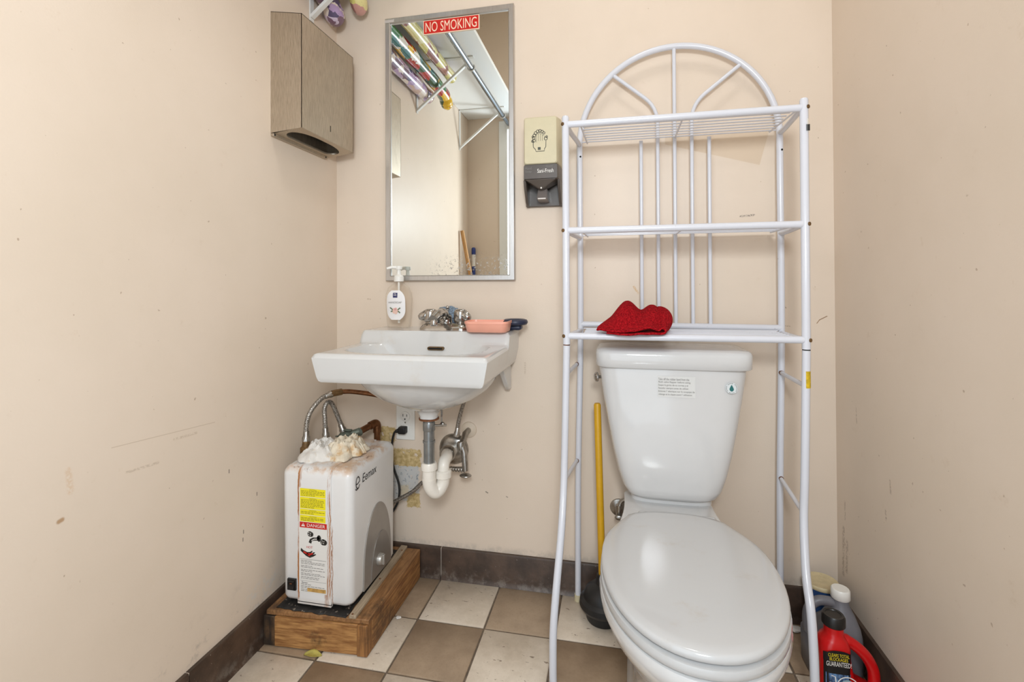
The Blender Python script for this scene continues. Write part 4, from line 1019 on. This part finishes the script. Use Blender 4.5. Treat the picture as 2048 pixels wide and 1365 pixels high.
fi = [[(-.0105, .002), (-.0105, .026), (-.0085, .029), (-.006, .029), (-.0045, .026), (-.0045, .006)], [(-.0045, .026), (-.002, .0305), (.0008, .030), (.002, .026), (.002, .006)], [(.002, .026), (.004, .0285), (.007, .027), (.008, .024), (.008, .006)], [(.008, .022), (.012, .024), (.0145, .019), (.0145, .010)]]
obj('finger_lines', strokes(G(), fr, fi, .0008, .0004), M_ink, hb_)
obj('emblem_square', G().quad(fr(-.006, -.0215, .0004), fr(.003, -.0215, .0004), fr(.003, -.013, .0004), fr(-.006, -.013, .0004)), mat('emblem_grey', S(70, 74, 62), .5), hb_)

# ================================================================== PAPER TOWEL DISPENSER
ptd = thing('paper_towel_dispenser', 'brushed steel paper towel dispenser on the left wall', 'dispenser', (0, -.205, 1.43))
py0, py1, pxf = -.345, -.063, .101
pz0w, pz0f, pz1w, pz1f = 1.434, 1.447, 1.793, 1.776
t_ = .0015
g = G()
# sides, front and top of the folded cabinet (open underneath)
for y in (py0, py1): g.prism([(0, pz0w+.004), (pxf, pz0f), (pxf, pz1f), (0, pz1w)], 'y', y, y+(t_ if y == py0 else -t_))
g.box(pxf-t_, pxf, py0, py1, pz0f, pz1f)
g.loft([[(0, py0, pz1w-t_), (pxf, py0, pz1f-t_), (pxf, py0, pz1f), (0, py0, pz1w)], [(0, py1, pz1w-t_), (pxf, py1, pz1f-t_), (pxf, py1, pz1f), (0, py1, pz1w)]])
obj('cabinet', g, M_steel, ptd, smooth=20)
obj('back_sheet', G().box(.0005, .002, py0+.002, py1-.002, pz0w, pz1w-.004), M_steel, ptd)
obj('inner_shade_box', G().box(.012, .088, py0+.02, py1-.02, pz0f+.035, pz1f-.03), M_dark, ptd)  # near-black box painting the shade inside the cabinet, no paper in it
# bottom plate with a long opening
n = 48; outer, inner = [], []
cx_, cy_ = .052, (py0+py1)/2; hx_, hy_ = .0495, (py1-py0)/2
for k in range(n):
    a = 2*math.pi*k/n; c, s = math.cos(a), math.sin(a); q = 1/max(abs(c), abs(s))
    outer.append((cx_+hx_*c*q, cy_+hy_*s*q))
    e = 2/2.6; yi = .122*math.copysign(abs(s)**e, s); xi = .036*math.copysign(abs(c)**(2/2.2), c)
    if xi < 0: xi = max(xi, -.026)
    inner.append((cx_-.004+xi, cy_+yi))
zz = lambda x: pz0w+(pz0f-pz0w)*x/pxf
g = G(); rings = [[(x, y, zz(x)+.001) for x, y in outer], [(x, y, zz(x)+.001) for x, y in inner], [(x, y, zz(x)+.006) for x, y in inner]]
g.loft(rings, caps=False); obj('bottom_plate', g, M_steel, ptd, smooth=30)
obj('wall_flange', G().box(0, .010, py0, py1-.01, pz0w-.006, pz0w+.003), M_steel, ptd, bevel=.001)
for y in (py0+.006, py1-.02): obj('rivet', G().lathe([(.003, 0), (.002, .0015), (0, .002)], (.010, y, pz0w-.001), (1, 0, 0), 8), M_dark, ptd)
p = U(661, 252, 'x', pxf); q = U(661, 264, 'x', pxf)
obj('lock_slot', G().box(pxf-.0002, pxf+.0006, p.y-.0012, p.y+.0012, q.z, p.z), M_dark, ptd)

# ================================================================== SHELF ALONG THE LEFT WALL, ROD, PATTERNED ROLLS
SHZ = 2.125
o = obj('closet_shelf', G().box(.001, .372, -L+.001, -.012, SHZ, SHZ+.018), M_shelfw, org=(.186, -.83, SHZ), bevel=.001); tag(o, 'white laminate shelf board high along the left wall', 'shelf')
rodz = 2.072
o = obj('closet_rod', G().tube([(.288, -L+.003, rodz), (.288, -.02, rodz)], .0145, 16), mat('rod_steel', S(140, 146, 152), .25, 1), org=(.288, -.83, rodz)); tag(o, 'round steel closet rod hanging below the white shelf', 'rod')
for by_, lbl in ((-.152, 'white shelf bracket over the paper towel dispenser'), (-.757, 'white shelf bracket at middle of the shelf, seen in the mirror'), (-1.455, 'white shelf bracket nearest the door, seen in the mirror')):
    bk = thing('shelf_bracket', lbl, 'bracket', (.0, by_, 1.865), 'shelf brackets on the left wall')
    obj('wall_leg', G().box(.0005, .0045, by_-.010, by_+.010, 1.865, SHZ-.0005), M_bracket, bk)
    obj('top_arm', G().box(.0005, .300, by_-.010, by_+.010, SHZ-.0045, SHZ-.0005), M_bracket, bk)
    a, b = V((.004, by_, 1.878)), V((.285, by_, 2.105))
    d = (b-a).normalized(); nn = V((-d.z, 0, d.x))
    g = G().loft([[a+nn*.006+V((0, -.009, 0)), a+nn*.006+V((0, .009, 0)), a-nn*.004+V((0, .009, 0)), a-nn*.004+V((0, -.009, 0))], [b+nn*.006+V((0, -.009, 0)), b+nn*.006+V((0, .009, 0)), b-nn*.004+V((0, .009, 0)), b-nn*.004+V((0, -.009, 0))]])
    obj('strut', g, M_bracket, bk, bevel=.001)
    obj('rod_hook', G().tube([(.288+.018*math.cos(math.radians(t)), by_, rodz+.018*math.sin(math.radians(t))) for t in range(-200, 45, 15)], .003, 8), M_bracket, bk)
    obj('screw', G().lathe([(.0035, 0), (.003, .0015), (0, .002)], (.0095, by_, 1.888), (.7, 0, -.7), 8), M_dark, bk)
def roll_mat(name, cols, sc):
    n = NT(name); sep = n.t.nodes.new('ShaderNodeSeparateColor')
    v = n.vmath('MULTIPLY', n.co, (1, .55, 1)); v = n.vmath('ADD', v, n.math('MULTIPLY', n.noise(30, 3), .03))
    n.link(n.vor(sc, 'Color', v), sep.inputs[0]); r = n.t.nodes.new('ShaderNodeValToRGB'); r.color_ramp.interpolation = 'CONSTANT'
    while len(r.color_ramp.elements) < len(cols): r.color_ramp.elements.new(.5)
    for i, c in enumerate(cols): r.color_ramp.elements[i].position = i/len(cols); r.color_ramp.elements[i].color = c
    n.link(sep.outputs[0], r.inputs[0])
    d = n.step(n.vor(sc*2.3, 'Distance', v), .0, .25)
    n.color(n.mix(n.math('MULTIPLY', n.math('SUBTRACT', 1, d), .4), r.outputs[0], S(60, 50, 50))); n.set(Roughness=.22, Coat_Weight=.4); return n.m
M_r1 = roll_mat('yellow_print_roll', [S(226, 214, 150), S(214, 204, 120), S(200, 150, 140), S(232, 226, 180), S(150, 100, 96), S(220, 210, 140)], 26)
M_r2 = roll_mat('red_teal_print_roll', [S(180, 40, 30), S(40, 110, 110), S(236, 190, 40), S(60, 90, 60), S(226, 220, 210), S(150, 30, 30), S(50, 120, 70)], 24)
M_r3 = roll_mat('purple_print_roll', [S(176, 150, 190), S(220, 206, 196), S(120, 90, 110), S(200, 170, 160), S(206, 190, 210), S(90, 80, 110)], 34)
def roll(name, pts, r, m, label, flatk):
    P = spline(pts, 6); k = len(P); rs = []
    for i in range(k):
        e = min(i, k-1-i); rs.append(r*(.25, .62, .85, .96)[e] if e < 4 else r*(1+.05*math.sin(i*1.3)))
    P[0] = P[0]; o = obj(name, G().tube(P, rs, 18, flat=flatk), m, org=tuple(P[0]), smooth=80); return tag(o, label, 'roll', 'printed rolls on the shelf brackets')
roll('printed_roll', [(.036, -.050, 1.926), (.037, -.075, 1.929), (.041, -.16, 1.962), (.041, -.5, 1.966), (.041, -.78, 1.966), (.041, -.815, 1.964)], .033, M_r3, 'lilac printed roll lowest against the left wall above the dispenser', 1.1)
roll('printed_roll', [(.074, -.115, 1.998), (.080, -.14, 2.004), (.092, -.22, 2.016), (.095, -.6, 2.020), (.095, -.86, 2.010), (.095, -.93, 1.985), (.095, -.965, 1.95)], .033, M_r2, 'red, teal and yellow printed roll lying between two other rolls', 1.0)
roll('printed_roll', [(.118, -.040, 1.958), (.122, -.062, 1.966), (.150, -.17, 2.046), (.154, -.30, 2.070), (.155, -.80, 2.072), (.155, -.835, 2.070)], .028, M_r1, 'pale yellow printed roll uppermost on the shelf brackets', 1.1)

# ================================================================== STICKS IN THE CORNER BEHIND THE CAMERA
o = obj('wooden_stick', G().tube([(.018, -1.450, 1.343), (.055, -1.480, 1.10), (.235, -1.600, .012)], .0125, 12), M_stick, org=(.235, -1.6, 0)); tag(o, 'bare wooden stick leaning in the corner, seen in the mirror', 'stick')
bm_ = thing('blue_mop_handle', 'blue handle with white band leaning in the corner, seen in the mirror', 'mop', (.07, -1.59, 0))
a, b = V((.044, -1.622, 1.245)), V((.060, -1.59, .10)); d = b-a
obj('handle', G().tube([a+d*.11, b], .0115, 12), M_bluep, bm_); obj('band', G().tube([a+d*.04, a+d*.112], .0125, 12), M_white, bm_)
obj('grip', G().tube([a, a+d*.006, a+d*.042], [.009, .014, .0135], 12), M_bluep, bm_)
obj('mop_head', G().loft([[(x, y, z) for x, y in rrect(hx, hy, .012, 4, .066, -1.583)] for z, hx, hy in ((.001, .035, .032), (.02, .04, .036), (.07, .035, .03), (.11, .015, .014))]), M_white, bm_)

# ================================================================== PLUNGER
plg = thing('plunger', 'black rubber plunger with yellow handle between rack and toilet', 'plunger', (.940, -.098, 0))
obj('cup', G().lathe([(.048, 0), (.050, .004), (.052, .020), (.050, .028), (.064, .032), (.070, .042), (.068, .056), (.058, .064), (.056, .072), (.050, .086), (.036, .098), (.022, .104), (.018, .13), (.0, .13)], (.936, -.103, .001), n=36), mat('black_rubber', S(30, 30, 31), .45, var=.2, vs=30, dirt=(S(120, 114, 108), 90, .70, .8)), plg, smooth=35)
obj('handle', G().tube([(.934, -.103, .12), (.9225, -.100, .632), (.9223, -.100, .637)], [.0105, .0105, .008], 16), mat('yellow_wood', S(206, 156, 22), .4, var=.06), plg)

# ================================================================== RED WASHCLOTH ON THE RACK
def cloth(u, v):
    """u runs along the folded profile (left to right on top, round the fold, back underneath), v from front edge to back"""
    xl, xr_ = .926+.030*v**1.5, 1.092+.010*math.sin(v*2.6)
    if u < .44:       # upper layer
        t = u/.44; x = xl+(xr_-xl)*t
        y = -.268+.165*v-.010*math.sin(math.pi*t)*(1-v)
        up = sstep(.0, .85, v)
        h = (.060*math.exp(-((t-.40)/.26)**2)+.052*math.exp(-((t-.92)/.20)**2))*up
        lip = .004+.010*math.exp(-((t-.80)/.15)**2)+.004*math.exp(-((t-.06)/.06)**2)
        z = .866+lip*(1-.3*v)+h+.014*sstep(0, .35, v)*math.sin(math.pi*min(1, .08+t*.9))
    elif u < .60:     # fold on the right
        t = (u-.44)/.16; a = math.pi/2-math.pi*t
        up = sstep(.0, .85, v); hh = .0145+.050*up*.85+.006*sstep(0, .35, v)
        x = xr_+(.012+.020*up)*math.cos(a); z = .864+hh*.5*(1+math.sin(a)); y = -.268+.165*v
    else:             # under layer
        t = (u-.60)/.40; x = xr_-(xr_-xl)*t*.84; z = .8635+.002*math.sin(t*7+v*4); y = -.268+.165*v-.012*math.sin(math.pi*min(1, t*1.1))*(1-v)
    z += .0022*noise.noise((x*45, y*45, u*2))
    return (x, y, z)
o = obj('washcloth', G().grid(cloth, 70, 34), M_towel, org=(1.02, -.17, .862), smooth=180, solid=.006); tag(o, 'folded red terry washcloth on bottom shelf of the rack', 'washcloth')
sm = o.modifiers.new('sub', 'SUBSURF'); sm.levels = 1; sm.render_levels = 1

# ================================================================== BOTTLES IN THE RIGHT CORNER
M_redp = mat('red_plastic', S(196, 14, 18), .28, var=.06, vs=14, dirt=(S(210, 120, 110), 60, .66, .8))
rx, ry = 1.478, -.292
rb = thing('drain_cleaner_bottle', 'red drain cleaner bottle with black cap and looped handle', 'bottle', (rx, ry, 0))
def rrb(z, x0, x1, hy, r): return [(x, y, z) for x, y in rrect((x1-x0)/2, hy, min(r, hy*.95, (x1-x0)/2*.95), 5, (x0+x1)/2, ry)]
obj('body', G().loft([rrb(0.0005, 1.450, 1.560, .026, .02), rrb(.006, 1.444, 1.566, .030, .022), rrb(.045, 1.442, 1.567, .031, .022), rrb(.060, 1.442, 1.535, .031, .022), rrb(.075, 1.442, 1.514, .031, .022), rrb(.115, 1.442, 1.508, .031, .022), rrb(.145, 1.443, 1.507, .030, .022), rrb(.158, 1.449, 1.503, .026, .022), rrb(.166, 1.457, 1.497, .0215, .02), rrb(.176, 1.457, 1.497, .0205, .02), rrb(.188, 1.458, 1.496, .0195, .019)]), M_redp, rb, smooth=60)
obj('handle', G().tube(spline([(1.490, ry, .152), (1.508, ry, .150), (1.532, ry, .134), (1.550, ry, .112), (1.560, ry, .085), (1.560, ry, .05), (1.552, ry, .035)], 6), [.014]*6+[.0125]*31, 14), M_redp, rb, smooth=60)
obj('cap', G().lathe([(.0225, .186), (.0245, .188), (.0245, .206), (.0215, .211), (.017, .2105), (.016, .209), (0, .209)], (1.477, ry, 0), n=26), M_black, rb, smooth=40)
M_blk = mat('label_black', S(20, 20, 22), .4)
def rlab(u, z): return V((1.446+.058*u, ry-.0315+(.010*max(0, (abs(u-.5)-.36)/.14)**2), z))
g = G().grid(lambda u, v: rlab(u, .012+(.133-.010*abs(2*u-1)**3)*v), 10, 6)
lab = obj('label', g, M_blk, rb, smooth=60); lab['label'] = 'black label with yellow and white lettering over a blue pipe picture'
text('lettering', 'CLEARS TOTAL', mat('label_yellow', S(232, 206, 40), .5), lab, (1.475, ry-.0318, .1345), (1, 0, 0), (0, 0, 1), .044, .0075, bold=.02)
text('lettering', 'BLOCKAGES', MATS['label_yellow'], lab, (1.475, ry-.0318, .1255), (1, 0, 0), (0, 0, 1), .038, .0075, bold=.02)
text('lettering', 'GUARANTEED!', M_wink, lab, (1.475, ry-.0318, .1145), (1, 0, 0), (0, 0, 1), .052, .0110, bold=.02)
M_bl = NT('blue_water_print'); _c = M_bl.mix(M_bl.step(M_bl.noise(60, 5, .7, stretch=(2.5, 1, .6)), .35, .65), S(20, 36, 70), S(110, 150, 196)); M_bl.color(_c); M_bl.set(Roughness=.45); M_bl = M_bl.m
obj('picture', G().grid(lambda u, v: rlab(.05+.9*u, .014+.078*v)+V((0, -.0004, 0)), 8, 2), M_bl, lab)
fr = frame((1.475, ry-.0322, .070), (1, 0, 0), (0, 0, 1))
obj('pipe_print', strokes(G(), fr, [[(.006, -.028), (.006, -.004)]+circ(.018, -.004, .012, 180, 20, 10)], .008, .0004), mat('pipe_grey', S(150, 172, 180), .4), lab)
obj('pipe_print', strokes(G(), fr, [circ(.018, -.004, .022, 180, 30, 12), [(-.016, .018), (-.008, .016), (-.004, -.02)], [(-.02, .002), (-.006, .0)]], .0022, .0005), M_wink, lab)

M_grey = mat('grey_plastic', S(112, 112, 118), .4, var=.06)
gx_, gy_ = 1.520, -.178
gj = thing('grey_jug', 'grey plastic jug with white cap and side handle behind the red bottle', 'jug', (gx_, gy_, 0))
def rg(z, x0, x1, hy, r): return [(x, y, z) for x, y in rrect((x1-x0)/2, hy, min(r, hy*.95, (x1-x0)/2*.95), 5, (x0+x1)/2, gy_)]
obj('body', G().loft([rg(.0005, 1.460, 1.572, .045, .025), rg(.006, 1.454, 1.577, .05, .028), rg(.085, 1.453, 1.578, .05, .028), rg(.105, 1.475, 1.577, .05, .028), rg(.125, 1.500, 1.574, .046, .028), rg(.150, 1.510, 1.566, .036, .028), rg(.172, 1.520, 1.556, .020, .018), rg(.190, 1.5195, 1.5555, .018, .0175)]), M_grey, gj, smooth=60)
obj('handle', G().tube(spline([(1.525, gy_, .168), (1.510, gy_, .172), (1.485, gy_, .170), (1.465, gy_, .150), (1.460, gy_, .12), (1.464, gy_, .09)], 6), .0115, 14), M_grey, gj, smooth=60)
obj('cap', G().lathe([(.0205, .184), (.022, .186), (.0215, .206), (.019, .209), (0, .209)], (1.5385, gy_, 0), n=28), M_white, gj, smooth=40)
ct = thing('cleanser_tub', 'blue tub with cream lid in the corner behind the grey jug', 'tub', (1.533, -.075, 0))
obj('tub', G().lathe([(.038, .0005), (.040, .003), (.041, .152), (.0405, .156), (0, .156)], (1.533, -.075, 0), n=32), mat('tub_blue', S(30, 66, 116), .4, var=.15, vs=18), ct, smooth=40)
obj('tub_lid', G().lathe([(.0425, .156), (.0435, .158), (.0435, .164), (.041, .167), (.038, .1655), (.0, .1655)], (1.533, -.075, 0), n=32), mat('lid_cream', S(204, 188, 150), .5, var=.1, vs=40), ct, smooth=40)

# ================================================================== LITTER ON THE FLOOR
c = U(626, 1312, 'z', 0)+V((0, -.004, 0))
lf = [(-.022, -.006), (-.012, -.010), (.004, -.008), (.012, -.012), (.020, .002), (.026, .012), (.012, .010), (.004, .012), (-.008, .004), (-.016, .003)]
o = obj('fallen_leaf', G().grid(lambda u, v: (c.x-.022+.046*u, c.y+(2*v-1)*.013*math.sin(math.pi*min(1, u*.93+.06))+.010*u-.003, .002+.005*abs(2*v-1)**2+.003*math.sin(u*5)), 12, 6), mat('dry_leaf', S(178, 166, 84), .7, var=.15, vs=60), org=(c.x, c.y, 0), smooth=60, solid=.0006); tag(o, 'dry yellow-green leaf on floor before the wooden stand', 'leaf')
for px, py, sz, lbl in ((798-0, 1237, .006, 'small white paper crumb at side of the wooden stand'), (1590, 1262, .014, 'white paper scrap on floor right of the toilet')):
    c = U(px if px != 798 else 797, py, 'z', 0)
    o = obj('paper_scrap', G().blob((c.x, c.y, sz*.35), (sz*1.4, sz, sz*.35), 14, 8, lambda d: 1+.4*noise.noise(d*2.3)), M_ragw, org=(c.x, c.y, 0), smooth=30); tag(o, lbl, 'scrap')
